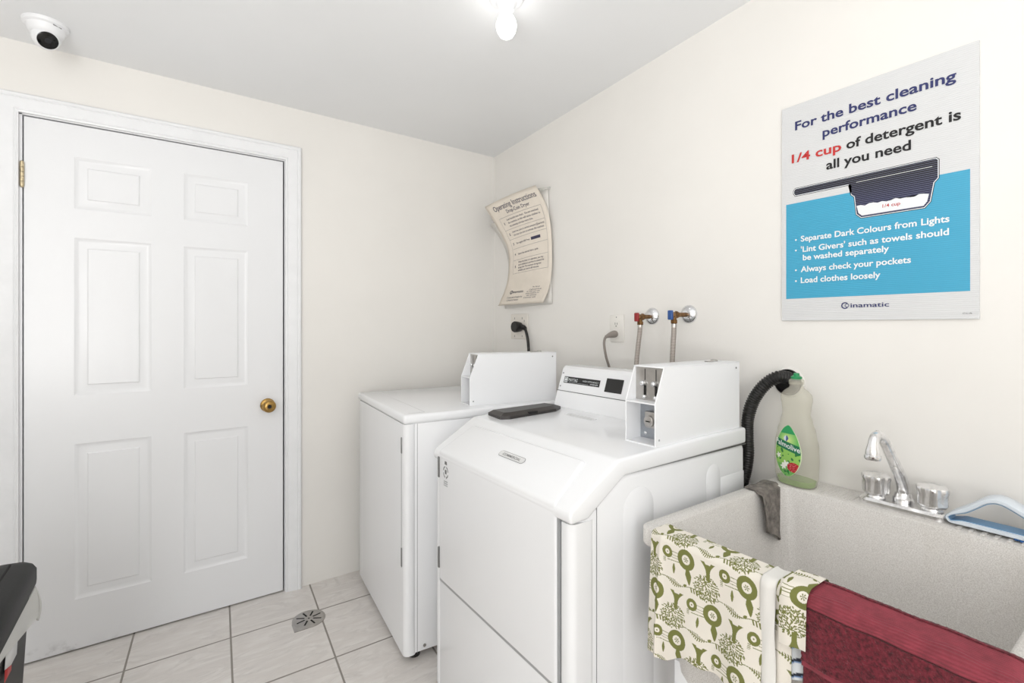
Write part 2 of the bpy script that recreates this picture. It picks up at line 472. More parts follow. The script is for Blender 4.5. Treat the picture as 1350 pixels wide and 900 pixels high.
mb.sphere((DX0 - 0.004, YD - 0.006, 1.857), 0.0055); mb.sphere((DX0 - 0.004, YD - 0.006, 1.769), 0.0055)
mb.build('hinge', M['hinge'], door)
mb = MB()
for k in range(5):
    z0 = 0.22 + k * 0.0172; mb.cyl((DX0 - 0.004, YD - 0.006, z0), (DX0 - 0.004, YD - 0.006, z0 + 0.0158), 0.0062, seg=16)
mb.build('hinge', M['hinge'], door)
# jambs with stops behind the leaf
mb = MB()
mb.box(DX0 - 0.012, DX0 - 0.004, 0.002, 0.1, 0, DZ + 0.009); mb.box(DX1 + 0.007, DX1 + 0.010, 0.0, 0.1, 0, DZ + 0.009)
mb.box(DX0 - 0.012, DX1 + 0.010, 0.002, 0.1, DZ + 0.005, DZ + 0.009)
struct(mb.build('trim_2', M['trim']), 'white door jamb lining the doorway', 'door jamb')
mb = MB(); mb.box(DX0 - 0.004, DX1 + 0.007, 0.045, 0.1, 0, DZ + 0.005)
struct(mb.build('trim_3', M['dark']), 'dark gap of the door stop behind the door edges', 'door stop')
# casing: moulded profile mitred round the opening
def casing():
    prof = [(0.0, 0.0), (0.0, 0.011), (0.006, 0.013), (0.010, 0.010), (0.014, 0.0125), (0.030, 0.0155), (0.048, 0.0185), (0.052, 0.0165), (0.056, 0.0195), (0.064, 0.0195), (0.068, 0.016), (0.068, 0.0)]
    xi0, xi1, zi = DX0 - 0.012, DX1 + 0.010, DZ + 0.009
    loops = []
    for (wx, wz, z0f) in (('L', 0, 0), ('L', 1, 1), ('R', 1, 1), ('R', 0, 0)):
        lp = []
        for d, t in prof:
            x = xi0 - d if wx == 'L' else xi1 + d
            z = zi + d if wz else 0.0
            lp.append((x, -t, z))
        loops.append(lp)
    m = MB(); m.loft(loops, True, True, True); return m
struct(casing().build('trim_1', M['trim'], sharp=20), 'white moulded door casing', 'door casing')

# ------------------------------------------------------------------ dryer (turned slightly)
DA = math.radians(-4.8)
dorg = Vector((-0.909, -0.806, 0.0))
DM = Matrix.Translation(dorg) @ Matrix.Rotation(DA, 4, 'Z')
DW, DD, DT = 0.725, 0.74, 0.925
dryer = thing('dryer', tuple(DM @ Vector((DD / 2, DW / 2, 0))), 'white coin dryer standing in the far corner behind the washer', 'dryer')
mb = MB(); mb.box(0.006, DD, 0.004, DW - 0.004, 0.032, DT - 0.030, 0.006, 2); mb.xf(DM); mb.build('cabinet', M['enamel'], dryer)
# front panel with rounded vertical edges
mb = MB(); mb.loft([rrect(-0.004, 0.045, 0.0, DW, 0.020, z, 5) for z in (0.030, DT - 0.036)], True, True, True); mb.xf(DM)
mb.build('front_panel', M['enamel'], dryer)
mb = MB(); mb.box(0.046, 0.0475, 0.0032, 0.006, 0.032, DT - 0.036); mb.box(-0.0048, -0.0038, 0.034, 0.0362, 0.35, 0.83); mb.xf(DM)
mb.build('panel_seam', M['greyink'], dryer)
mb = MB(); mb.box(-0.007, 0.012, 0.027, 0.037, 0.778, 0.838, 0.002, 2); mb.xf(DM); mb.build('hinge', M['hingegrey'], dryer)
mb = MB(); mb.box(-0.007, 0.012, 0.027, 0.037, 0.355, 0.425, 0.002, 2); mb.xf(DM); mb.build('hinge', M['hingegrey'], dryer)
mb = MB(); mb.box(-0.008, DD + 0.004, -0.004, DW + 0.004, DT - 0.036, DT, 0.0125, 4); mb.xf(DM); mb.build('top', M['enamel'], dryer)
mb = MB(); mb.box(0.085, 0.0865, 0.03, DW - 0.03, DT - 0.0005, DT + 0.0004); mb.box(0.02, 0.085, 0.03, 0.0312, DT - 0.0005, DT + 0.0004); mb.xf(DM)
mb.build('top_seam', M['badgegrey'], dryer)
for lx, ly in ((0.05, 0.05), (0.05, DW - 0.05), (DD - 0.05, 0.05), (DD - 0.05, DW - 0.05)):
    mb = MB(); mb.lathe([(0.022, 0), (0.022, 0.012), (0.010, 0.014), (0.010, 0.034)], (lx, ly, 0), (0, 0, 1), 20); mb.xf(DM); mb.build('foot', M['rubber'], dryer)
mb = MB(); mb.cyl((0.075, 0.006, 0.052), (0.075, 0.001, 0.052), 0.006, seg=12); mb.xf(DM); mb.build('screw', M['steel'], dryer)

def coin_box(parent, m, plates=True):
    """sheet-metal coin box; local x runs back towards the wall, y across"""
    L, W, H, hs, dx, th = 0.415, 0.104, 0.212, 0.116, 0.038, 0.0035
    side = [(0, 0), (L, 0), (L, H), (dx, H), (0, hs)]
    mb = MB()
    mb.prism(side, 'y', 0.0, th, 0.0008, 1); mb.prism(side, 'y', W - th, W, 0.0008, 1)
    mb.box(dx - 0.002, L, 0, W, H - 0.003, H + 0.001, 0.0012, 2)
    mb.box(L - th, L, th, W - th, 0, H - 0.003)
    mb.box(0.001, L - th, th, W - th, 0.0, 0.004)
    mb.box(0.001, 0.085, th, W - th, hs - 0.004, hs, 0.0006, 1)
    mb.xf(m); box = mb.build('coin_box', M['enamel2'], parent)
    mb = MB(); mb.box(0.042, 0.046, th, W - th, hs, H - 0.003); mb.xf(m); mb.build('coin_plate', M['steel'], box)
    mb = MB(); mb.box(0.062, 0.066, th, W - th, 0.004, hs - 0.004); mb.xf(m); mb.build('lock_plate', M['zinc'], box)
    for y in (0.030, 0.068):
        mb = MB(); mb.box(0.0412, 0.043, y - 0.0010, y + 0.0010, 0.172, 0.204); mb.xf(m); mb.build('coin_slot', M['dark'], box)
        mb = MB(); mb.box(0.0412, 0.043, y - 0.0042, y + 0.0042, 0.124, 0.158); mb.xf(m); mb.build('slide_slot', M['dark'], box)
        mb = MB(); mb.sphere((0.036, y + 0.004, 0.164), 0.0078); mb.xf(m); mb.build('slide_knob', M['chrome'], box)
        mb = MB(); mb.sphere((0.037, y - 0.001, 0.126), 0.0060); mb.xf(m); mb.build('slide_roller', M['chrome'], box)
    mb = MB()
    mb.box(0.036, 0.063, 0.016, 0.066, 0.040, 0.086, 0.004, 2)
    mb.lathe([(0.0155, 0), (0.0155, 0.008), (0.013, 0.0095), (0.001, 0.0095)], (0.036, 0.046, 0.060), (-1, 0, 0), 28); mb.xf(m)
    lk = mb.build('lock', M['steel'], box)
    mb = MB(); mb.box(0.0255, 0.0268, 0.039, 0.053, 0.0585, 0.0615); mb.xf(m); mb.build('keyway', M['dark'], box)
    for (x, z) in ((0.061, 0.018), (0.061, 0.105)):
        mb = MB(); mb.sphere((x, 0.082, z), 0.0055, sc=(0.5, 1, 1)); mb.xf(m); mb.build('rivet', M['chrome'], box)
    for (x, z, mm) in ((0.016, 0.018, 'badgegrey'), (L - 0.02, H - 0.018, 'hingegrey')):
        mb = MB(); mb.sphere((x, -0.0002, z), 0.0032, sc=(1, 0.5, 1), seg=12); mb.xf(m); mb.build('side_screw', M[mm], box)
    mb = MB(); mb.lathe([(0.011, 0), (0.011, 0.004), (0.008, 0.006), (0.001, 0.006)], (L - 0.06, 0.05, H + 0.001), (0, 0, 1), 20)
    mb.box(L - 0.105, L - 0.065, 0.044, 0.056, H + 0.001, H + 0.004, 0.001, 1); mb.xf(m); mb.build('latch', M['steel'], box)
    return box
coin_box(dryer, DM @ Matrix.Translation((0.294, 0.070, DT)) @ Matrix.Rotation(math.radians(-4.2), 4, 'Z')).__setitem__('label', 'white sheet metal coin box on the dryer top')

# ------------------------------------------------------------------ washer
WY0, WY1, WXB = -1.664, -0.968, -0.130
washer = thing('washing_machine', (-0.50, (WY0 + WY1) / 2, 0), 'white front loading coin washer with sloped lid, beside the tub', 'washing machine')
mb = MB()
mb.prism([(-0.850, 0.03), (-0.850, 0.795), (-0.690, 0.884), (WXB, 0.884), (WXB, 0.03)], 'y', WY0, WY1, 0.018, 4)
mb.build('cabinet', M['enamel'], washer)
# front corner post, proud and rounded
mb = MB(); mb.loft([rrect(-0.866, -0.785, WY0 - 0.002, WY0 + 0.046, 0.020, z, 6) for z in (0.03, 0.795)], True, True, True)
mb.loft([rrect(-0.866, -0.785, WY1 - 0.042, WY1 + 0.002, 0.018, z, 6) for z in (0.03, 0.798)], True, True, True)
mb.loft([rrect(-0.866, -0.785, WY0 + 0.03, WY1 - 0.03, 0.005, z, 2) for z in (0.03, 0.3955)], True, True, True)
mb.build('front_frame', M['enamel'], washer)
mb = MB(); mb.box(-0.7845, -0.783, WY0 - 0.0012, WY0 + 0.002, 0.03, 0.825); mb.build('panel_seam', M['greyink'], washer)
# cap that wraps over the front slope
mb = MB()
mb.prism([(-0.869, 0.797), (-0.874, 0.818), (-0.866, 0.832), (-0.712, 0.9245), (-0.36, 0.9345), (WXB - 0.004, 0.9355), (WXB - 0.004, 0.886), (-0.690, 0.880), (-0.815, 0.800)], 'y', WY0 - 0.006, WY1 + 0.006, 0.011, 4)
mb.build('top_cap', M['enamel'], washer, sharp=50)
mb = MB(); mb.box(-0.688, WXB, WY0 - 0.0022, WY0 + 0.001, 0.8815, 0.8845); mb.build('cap_seam', M['hingegrey'], washer)
# folded door
def tap(v0, v1):
    for L_, sgn in ((v0, 1), (v1, -1)):
        for v in L_:
            if v.co.z > 0.86: v.co.y += sgn * 0.030
yd0, yd1 = -1.618, -1.004
mb = MB()
mb.prism([(-0.872, 0.396), (-0.872, 0.832), (-0.751, 0.912), (-0.738, 0.895), (-0.845, 0.815), (-0.845, 0.396)], 'y', yd0, yd1, 0.009, 4, taper=tap)
wd = mb.build('door', M['enamel'], washer, sharp=50)
mb = MB(); mb.box(-0.8665, -0.862, yd0 - 0.006, yd1 + 0.004, 0.388, 0.80); mb.build('door_gap', M['badgegrey'], washer)
for z0, z1 in ((0.742, 0.812), (0.436, 0.506)):
    mb = MB(); mb.box(-0.8755, -0.860, -1.0115, -1.0015, z0, z1, 0.002, 2); mb.build('hinge', M['hingegrey'], wd)
# oval name badge on the slope
def slope(u, v, off=0.0006):   # u runs along +y, v up the slope
    a = math.atan2(0.080, 0.121)
    x = -0.872 + v * math.cos(a) - off * math.sin(a); z = 0.832 + v * math.sin(a) + off * math.cos(a)
    return (x, u, z)
def pill(mapf, u0, u1, v0, v1, n=10):
    r = (v1 - v0) / 2; vc = (v0 + v1) / 2; s = 1 if u1 > u0 else -1; pts = []
    for k in range(n + 1):
        a = -PI / 2 + PI * k / n; pts.append(mapf(u1 - s * r + s * r * math.cos(a), vc + r * math.sin(a)))
    for k in range(n + 1):
        a = PI / 2 + PI * k / n; pts.append(mapf(u0 + s * r + s * r * math.cos(a), vc + r * math.sin(a)))
    return pts
mb = MB(); p = pill(lambda u, v: slope(u, v, 0.0006), -1.283, -1.408, 0.066, 0.088); mb.polys(p, [tuple(range(len(p)))], 0)
p = pill(lambda u, v: slope(u, v, 0.0010), -1.2845, -1.4065, 0.0675, 0.0865); mb.polys(p, [tuple(range(len(p)))], 1)
put_text(mb, 'COMMERCIAL', lambda u, v: slope(u, v, 0.0014), -1.302, -1.389, 0.0725, 0.0085, 0.01, 2, 0.0)
mb.build('badge', [M['greyink'], M['sticker'], M['hingegrey']], wd)['label'] = 'small oval badge on the sloped part of the door'
# round grey mark at the upper hinge corner
def front(u, v, off=0.0006): return (-0.872 - off, u, v)
mb = MB()
for a0 in (0.3, 1.9, 3.4, 4.9):
    for k in range(5):
        a = a0 + k * 0.22; b2 = a + 0.22; c = (-1.056, 0.770)
        mb.polys([front(c[0] - r_ * math.sin(t_), c[1] + r_ * 1.1 * math.cos(t_)) for r_, t_ in ((0.0145, a), (0.0145, b2), (0.0185, b2), (0.0185, a))], [(0, 1, 2, 3)])
mb.polys([front(-1.050, 0.764), front(-1.062, 0.764), front(-1.062, 0.778), front(-1.050, 0.778)], [(0, 1, 2, 3)])
mb.polys([front(-1.048, 0.795), front(-1.066, 0.795), front(-1.064, 0.806), front(-1.050, 0.806)], [(0, 1, 2, 3)])
for k in range(3):
    z = 0.738 - k * 0.007; mb.polys([front(-1.043, z), front(-1.070, z), front(-1.070, z + 0.003), front(-1.043, z + 0.003)], [(0, 1, 2, 3)], 1)
mb.build('decal', [M['hingegrey'], M['badgegrey']], wd)
# dark dispenser lid along the far side of the top
mb = MB()
lp0 = [(-0.672, -1.080, 0.926), (-0.640, -1.098, 0.927), (-0.430, -1.096, 0.9335), (-0.382, -1.066, 0.934), (-0.395, -1.000, 0.934), (-0.66, -0.982, 0.926)]
lp1 = [(x, y, z + 0.010) for x, y, z in lp0]
lp2 = [(-0.648, -1.070, 0.947), (-0.630, -1.080, 0.948), (-0.440, -1.078, 0.953), (-0.408, -1.056, 0.953), (-0.415, -1.008, 0.952), (-0.645, -0.994, 0.946)]
mb.loft([lp0, lp1, lp2], True, True, True)
mb.build('dispenser_lid', M['dispenser'], washer, sharp=20)['label'] = 'charcoal detergent dispenser lid'
mb = MB(); mb.box(-0.560, -0.520, -1.0995, -1.085, 0.936, 0.944); mb.build('lid_notch', M['dark'], washer)
# console
mb = MB()
mb.prism([(-0.352, 0.934), (-0.336, 0.992), (-0.3325, 0.9935), (-0.3315, 0.9975), (-0.303, 1.082), (-0.292, 1.092), (-0.225, 1.094), (-0.215, 1.085), (-0.205, 0.934)], 'y', WY0 + 0.012, -0.990, 0.003, 2)
con = mb.build('console', M['enamel'], washer, sharp=20)
def conf(u, v, off=0.0006):      # u along y, v = height; lies on the leaning face
    x = -0.3315 + (v - 0.9975) * (0.0285 / 0.0845)
    return (x - off, u, v + off * 0.34)
mb = MB(); mb.polys([conf(-0.985, 0.9945, 0.0), conf(WY0 + 0.01, 0.9945, 0.0), conf(WY0 + 0.01, 0.997, 0.0012), conf(-0.985, 0.997, 0.0012)], [(0, 1, 2, 3)]); mb.build('console_seam', M['hingegrey'], con)
mb = MB()
def quad(mb, f, u0, u1, v0, v1, mi, off): mb.polys([f(u0, v0, off), f(u1, v0, off), f(u1, v1, off), f(u0, v1, off)], [(0, 1, 2, 3)], mi)
quad(mb, conf, -1.014, -1.213, 1.027, 1.052, 0, 0.0006)
quad(mb, conf, -1.017, -1.036, 1.030, 1.049, 1, 0.0010)
quad(mb, conf, -1.0195, -1.0335, 1.033, 1.0465, 0, 0.0013); quad(mb, conf, -1.0215, -1.0315, 1.0352, 1.0445, 1, 0.0016)
put_text(mb, 'MAYTAG', lambda u, v: conf(u, v, 0.001), -1.041, -1.092, 1.0345, 0.0115, 0.0, 1)
put_text(mb, 'HIGH EFFICIENCY', lambda u, v: conf(u, v, 0.001), -1.122, -1.206, 1.039, 0.0052, 0.0, 1)
put_text(mb, 'WASHER', lambda u, v: conf(u, v, 0.001), -1.163, -1.206, 1.0305, 0.0052, 0.0, 1)
quad(mb, conf, -1.045, -1.155, 1.0302, 1.0308, 1, 0.001)
mb.build('nameplate', [M['ink'], M['whiteink']], con)['label'] = 'black name strip with white lettering'
mb = MB(); mb.prism([(-1.243, 1.015), (-1.324, 1.015), (-1.324, 1.063), (-1.243, 1.063)], 'x', -0.0014, 0.001, 0.0)
bmv = list(mb.bm.verts)
for v in bmv: v.co = Vector(conf(v.co.y, v.co.z, -v.co.x))
mb.build('display_window', M['black'], con)['label'] = 'black display window'
for z in (1.013, 1.064):
    mb = MB(); c = conf(-1.0005, z, 0); mb.sphere(c, 0.0028, seg=12); mb.build('screw', M['hingegrey'], con)
# pressed shapes on the near side
def press(name, x0, x1, z0, z1, arch):
    pts = [(x0, z0)]; n = 10
    if arch:
        r_ = (x1 - x0) / 2; cx = (x0 + x1) / 2
        pts += [(cx - r_ * math.cos(PI * k / n), z1 - r_ + r_ * math.sin(PI * k / n)) for k in range(n + 1)]
    else: pts += [(x0, z1), (x1, z1)]
    pts.append((x1, z0))
    m_ = MB(); m_.prism(pts, 'y', WY0 - 0.0006, WY0 + 0.002, 0.0005, 2); m_.build(name, M['enamel'], washer)
press('pressed_panel', -0.690, -0.575, 0.10, 0.842, True)
press('pressed_panel', -0.338, -0.270, 0.40, 0.846, True)
press('access_plate', -0.265, -0.140, 0.52, 0.800, False)
for lx, ly in ((-0.80, WY0 + 0.06), (-0.80, WY1 - 0.06), (-0.19, WY0 + 0.06), (-0.19, WY1 - 0.06)):
    mb = MB(); mb.lathe([(0.022, 0), (0.022, 0.012), (0.010, 0.014), (0.010, 0.034)], (lx, ly, 0), (0, 0, 1), 20); mb.build('foot', M['rubber'], washer)
coin_box(washer, Matrix.Translation((-0.560, -1.658, 0.929)) @ Matrix.Rotation(math.radians(0.6), 4, 'Z')).__setitem__('label', 'white sheet metal coin box on the washer top')
mb = MB()
for k in range(3): mb.box(-0.42 - k * 0.012, -0.4185 - k * 0.012, -1.30, -1.16, 0.9328, 0.9342)
mb.build('top_print', M['sticker'], washer)

# ------------------------------------------------------------------ laundry tub
tub = thing('laundry_tub', (-0.35, -2.05, 0), 'speckled grey utility tub against the right wall', 'laundry tub')
TZ = 0.780
loops = [rrect(-0.60, -0.10, -2.28, -1.82, 0.06, 0.400), rrect(-0.640, -0.060, -2.315, -1.782, 0.07, 0.412), rrect(-0.657, -0.04, -2.33, -1.765, 0.075, 0.450),
         rrect(-0.672, -0.02, -2.350, -1.748, 0.06, 0.738), rrect(-0.700, -0.003, -2.378, -1.7225, 0.03, 0.738), rrect(-0.702, -0.002, -2.380, -1.7205, 0.03, 0.742),
         rrect(-0.702, -0.002, -2.380, -1.7205, 0.03, TZ - 0.004), rrect(-0.698, -0.003, -2.376, -1.7245, 0.028, TZ),
         rrect(-0.666, -0.122, -2.342, -1.757, 0.05, TZ), rrect(-0.660, -0.128, -2.336, -1.763, 0.05, TZ - 0.005),
         rrect(-0.635, -0.150, -2.312, -1.788, 0.06, 0.52), rrect(-0.615, -0.165, -2.295, -1.805, 0.07, 0.460), rrect(-0.57, -0.21, -2.25, -1.85, 0.06, 0.445)]
mb = MB(); mb.loft(loops, True, True, True); mb.build('basin', M['tub'], tub, sharp=50)
mb = MB(); mb.lathe([(0.001, 0), (0.04, 0), (0.042, 0.002), (0.03, 0.003), (0.001, 0.001)], (-0.39, -2.05, 0.4455), (0, 0, 1), 28); mb.build('drain', M['oldchrome'], tub)
mb = MB()
for k in range(6):
    y = -1.872 - k * 0.0145; mb.box(-0.112, -0.045, y - 0.003, y + 0.003, TZ - 0.001, TZ + 0.0022, 0.001, 1)
mb.build('soap_ridges', M['tub'], tub)
mb = MB()
for k in range(9):
    y = -2.168 - k * 0.0215; mb.box(-0.118, -0.040, y - 0.0042, y + 0.0042, TZ - 0.001, TZ + 0.004, 0.0012, 1)
mb.build('soap_ridges', M['tub'], tub)
for x, y in ((-0.625, -1.80), (-0.09, -1.80), (-0.625, -2.30), (-0.09, -2.30)):
    mb = MB(); mb.prism([(x - 0.02, y - 0.02), (x + 0.02, y - 0.02), (x + 0.02, y + 0.02), (x - 0.02, y + 0.02)], 'z', 0.0, 0.47, 0.004, 2); mb.build('leg', M['enamel2'], tub)

# ------------------------------------------------------------------ faucet
fx, fy, fz = -0.072, -2.052, TZ + 0.0006
fau = thing('faucet', (fx, fy, fz), 'water spotted chrome faucet with two handles on the tub ledge', 'faucet')
mb = MB()
mb.loft([rrect(fx - 0.034, fx + 0.030, fy - 0.093, fy + 0.093, 0.026, fz, 8), rrect(fx - 0.034, fx + 0.030, fy - 0.093, fy + 0.093, 0.026, fz + 0.012, 8), rrect(fx - 0.028, fx + 0.024, fy - 0.087, fy + 0.087, 0.021, fz + 0.018, 8)], True, True, True)
mb.build('base_plate', M['oldchrome'], fau, sharp=40)
for i, y in enumerate((fy + 0.058, fy - 0.060)):
    mb = MB(); seg = 48; prof = [(0.020, 0.016), (0.022, 0.020), (0.0205, 0.024), (0.026, 0.027), (0.031, 0.034), (0.032, 0.060), (0.0345, 0.070), (0.033, 0.076), (0.024, 0.080), (0.001, 0.081)]
    lps = []
    for r_, h_ in prof:
        k = max(0.0, min(1.0, (h_ - 0.026) / 0.03))
        lps.append([(fx - 0.002 + (r_ * (1 - 0.14 * k * (0.5 + 0.5 * math.cos(6 * (2 * PI * j / seg) + 0.4 + i)) ** 1.5)) * math.cos(2 * PI * j / seg), y + (r_ * (1 - 0.14 * k * (0.5 + 0.5 * math.cos(6 * (2 * PI * j / seg) + 0.4 + i)) ** 1.5)) * math.sin(2 * PI * j / seg), fz + h_) for j in range(seg)])
    mb.loft(lps, True, True, True); mb.build('handle', M['oldchrome'], fau, sharp=30)
mb = MB()
mb.lathe([(0.024, 0.014), (0.024, 0.026), (0.020, 0.030), (0.018, 0.040)], (fx + 0.018, fy + 0.004, fz), (0, 0, 1), 28)
sp = catmull([(-0.054, -2.048, 0.805), (-0.058, -2.048, 0.836), (-0.078, -2.048, 0.866), (-0.108, -2.048, 0.896), (-0.160, -2.048, 0.946), (-0.196, -2.048, 0.978), (-0.222, -2.048, 0.992), (-0.244, -2.048, 0.988), (-0.255, -2.048, 0.970), (-0.257, -2.048, 0.948)], 6)
n = len(sp); mb.tube(sp, [0.0155 - 0.0045 * min(1, i / (n * 0.55)) + (0.004 if i > n * 0.86 else 0) * min(1, (i - n * 0.86) / (n * 0.08)) for i in range(n)], 20)
mb.lathe([(0.0155, 0), (0.017, 0.003), (0.017, 0.010), (0.014, 0.012)], (-0.257, -2.048, 0.938), (0, 0, 1), 24)
mb.build('spout', M['oldchrome'], fau, sharp=40)

# ------------------------------------------------------------------ wall-plane helper for flat things on the right wall
def wallB(u, v, off=0.0): return (-off, u, v)

# ------------------------------------------------------------------ poster
sign = thing('poster', (-0.004, -1.951, 1.271), 'large white and blue laundry advice poster above the tub', 'poster')
mb = MB(); mb.box(-0.008, -0.0005, -2.184, -1.7165, 1.271, 1.949, 0.0006, 1); mb.build('board', M['signwhite'], sign)
mb = MB(); quad(mb, wallB, -1.7305, -2.1675, 1.340, 1.640, 0, 0.0083); mb.build('blue_panel', M['signblue'], sign)
T1 = lambda u, v: wallB(u, v, 0.0093)
B1 = 0.022
def sign_line(s_, l_, r_, z_, cap, ink, off=0.0093, bold=B1, dot=False):
    m_ = MB(); put_text(m_, s_, lambda u, v: wallB(u, v, off), l_, r_, z_, cap, bold, 0)
    if dot: m_.polys([wallB(-1.7605 + 0.0028 * math.cos(k * PI / 6), z_ + 0.007 + 0.0028 * math.sin(k * PI / 6), off) for k in range(12)], [tuple(range(12))], 0)
    o_ = m_.build('lettering', M[ink], sign, recalc=False); o_['label'] = ink.replace('ink', '') .replace('navy', 'dark blue').strip().replace('black', 'black') + ' printed line of the poster' if ink != 'ink' else 'black printed line of the poster'
sign_line('For the best cleaning', -1.758, -2.142, 1.869, 0.0265, 'navy')
sign_line('performance', -1.837, -2.063, 1.823, 0.0265, 'navy')
sign_line('1/4 cup', -1.748, -1.887, 1.768, 0.0265, 'redink')
sign_line('of detergent is', -1.900, -2.151, 1.768, 0.0265, 'ink')
sign_line('all you need', -1.847, -2.051, 1.722, 0.0265, 'ink')
for s_, l_, r_, z_, d_ in (('Separate Dark Colours from Lights', -1.775, -2.129, 1.517, 1), ("'Lint Givers' such as towels should", -1.775, -2.128, 1.484, 1), ('be washed separately', -1.781, -2.003, 1.458, 0), ('Always check your pockets', -1.775, -2.051, 1.422, 1), ('Load clothes loosely', -1.775, -1.983, 1.388, 1)):
    sign_line(s_, l_, r_, z_, 0.0172, 'whiteink', dot=d_)
sign_line('1/4 cup', -1.988, -2.028, 1.580, 0.0088, 'redink', 0.0100, 0.01)
sign_line('CT-C 196', -2.154, -2.171, 1.2835, 0.0034, 'ink', bold=0.0)
def ring(mb, c, r0, r1, a0, a1, mi, f=T1, n=20):
    for k in range(n):
        a = a0 + (a1 - a0) * k / n; b_ = a0 + (a1 - a0) * (k + 1) / n
        mb.polys([f(c[0] - r_ * math.cos(t_), c[1] + r_ * math.sin(t_)) for r_, t_ in ((r0, a), (r1, a), (r1, b_), (r0, b_))], [(0, 1, 2, 3)], mi)
mb = MB(); put_text(mb, 'inamatic', T1, -1.9105, -2.003, 1.3075, 0.0125, 0.012, 0)
ring(mb, (-1.8965, 1.3135), 0.0068, 0.0098, 0.75, 2 * PI - 0.75, 0)
ring(mb, (-1.9015, 1.3135), 0.0040, 0.0056, 0, 2 * PI, 0)
mb.build('logo', M['navy'], sign, recalc=False)
base = [(-1.760, 1.6825), (-2.101, 1.6825), (-2.1045, 1.679), (-2.1045, 1.634), (-2.096, 1.624), (-2.0885, 1.577), (-2.078, 1.5645), (-1.938, 1.5645), (-1.9275, 1.575), (-1.9225, 1.626), (-1.9145, 1.634), (-1.9145, 1.660), (-1.906, 1.6655), (-1.760, 1.6655), (-1.7565, 1.671), (-1.7565, 1.678)]
def outset(poly, d):
    n = len(poly); out = []
    for i in range(n):
        a = Vector(poly[i - 1]); p_ = Vector(poly[i]); c_ = Vector(poly[(i + 1) % n])
        e1 = (p_ - a).normalized(); e2 = (c_ - p_).normalized()
        n1 = Vector((e1.y, -e1.x)); n2 = Vector((e2.y, -e2.x))
        m_ = (n1 + n2); m_ = m_ / max(0.5, m_.length_squared / 2) if m_.length > 1e-6 else n1
        out.append(tuple(p_ + m_ * d))
    return out
ar = sum(base[i][0] * base[(i + 1) % len(base)][1] - base[(i + 1) % len(base)][0] * base[i][1] for i in range(len(base)))
sg = 1.0 if ar > 0 else -1.0
mb = MB()
for d_, off, mi in ((0.0048, 0.0084, 0), (0.0032, 0.0086, 1), (0.0014, 0.0088, 2)):
    pl = outset(base, sg * d_); mb.polys([wallB(u, v, off) for u, v in pl], [tuple(range(len(pl)))], mi)
pw = [(-2.0885 + 0.0, 1.597)]
top = [(-1.9258 - 0.1625 * k / 16, 1.5975 + 0.0022 * math.sin(k * 2.3) + 0.0012 * math.sin(k * 5.1)) for k in range(17)]
pw = top + [(-2.0845, 1.577), (-2.0775, 1.5675), (-1.939, 1.5675), (-1.9305, 1.576)]
mb.polys([wallB(u, v, 0.0092) for u, v in pw], [tuple(range(len(pw)))], 1)
mb.polys([wallB(u, v, 0.0092) for u, v in ((-1.925, 1.6645), (-2.095, 1.6645), (-2.095, 1.6658), (-1.925, 1.6658))], [(0, 1, 2, 3)], 1)
bmesh.ops.triangulate(mb.bm, faces=[f for f in mb.bm.faces if len(f.verts) > 4])
mb.build('scoop_picture', [M['ink'], M['whiteink'], M['scoop']], sign, recalc=False)

# ------------------------------------------------------------------ curled instruction sheet near the corner
PAPER = [((-0.135, -0.111, 1.94), (-0.03, -0.453, 2.003)), ((-0.119, -0.154, 1.877), (-0.025, -0.507, 1.93)), ((-0.107, -0.195, 1.815), (-0.021, -0.542, 1.862)), ((-0.097, -0.237, 1.754), (-0.018, -0.56, 1.798)), ((-0.087, -0.268, 1.695), (-0.016, -0.568, 1.736)), ((-0.078, -0.273, 1.641), (-0.015, -0.572, 1.675)), ((-0.069, -0.261, 1.588), (-0.015, -0.573, 1.615)), ((-0.06, -0.241, 1.535), (-0.016, -0.573, 1.555)), ((-0.051, -0.208, 1.482), (-0.018, -0.565, 1.495)), ((-0.043, -0.159, 1.429), (-0.021, -0.548, 1.435)), ((-0.035, -0.102, 1.374), (-0.025, -0.512, 1.376))]
def paper(u, v, off=0.0):
    f = min(max(v, 0), 1) * 10; i = min(int(f), 9); t = f - i
    def cr(k):
        P_ = [Vector(PAPER[min(max(i + d, 0), 10)][k]) for d in (-1, 0, 1, 2)]
        return 0.5 * (2 * P_[1] + (P_[2] - P_[0]) * t + (2 * P_[0] - 5 * P_[1] + 4 * P_[2] - P_[3]) * t * t + (3 * P_[1] - P_[0] - 3 * P_[2] + P_[3]) * t ** 3)
    a, b_ = cr(0), cr(1)
    p = a.lerp(b_, u)
    p.x -= 0.014 * math.sin(PI * u) * (1 - 0.4 * v)
    return Vector((p.x - off, p.y - off * 0.3, p.z))
sheet = thing('instruction_sheet', (-0.03, -0.40, 1.374), 'curled cream sheet of dryer operating instructions on wall near corner', 'sign')
mb = MB(); mb.grid(lambda u, v: paper(u, v), 16, 30); mb.build('paper', M['paper'], sheet, sharp=180, solid=0.0008, offset=0)
PT = lambda u, v: paper(u, v, 0.0016)
mb = MB()
def pt(s_, u0, u1, v, cap, bold=0.0, mi=0): put_text(mb, s_, lambda a, b_: PT(a, 2 * v - b_), u0, u1, v, cap, bold, mi)
pt('Operating Instructions', 0.13, 0.93, 0.082, 0.040, 0.004)
pt('Drop-Coin Dryer', 0.34, 0.77, 0.128, 0.030, 0.006)
mb.build('heading', M['paperink'], sheet, recalc=False)
mb = MB()
def hline(v, u0, u1, t=0.0022):
    n = 10
    for k in range(n):
        a = u0 + (u1 - u0) * k / n; b_ = u0 + (u1 - u0) * (k + 1) / n
        mb.polys([PT(a, v), PT(b_, v), PT(b_, v + t), PT(a, v + t)], [(0, 1, 2, 3)], 1)
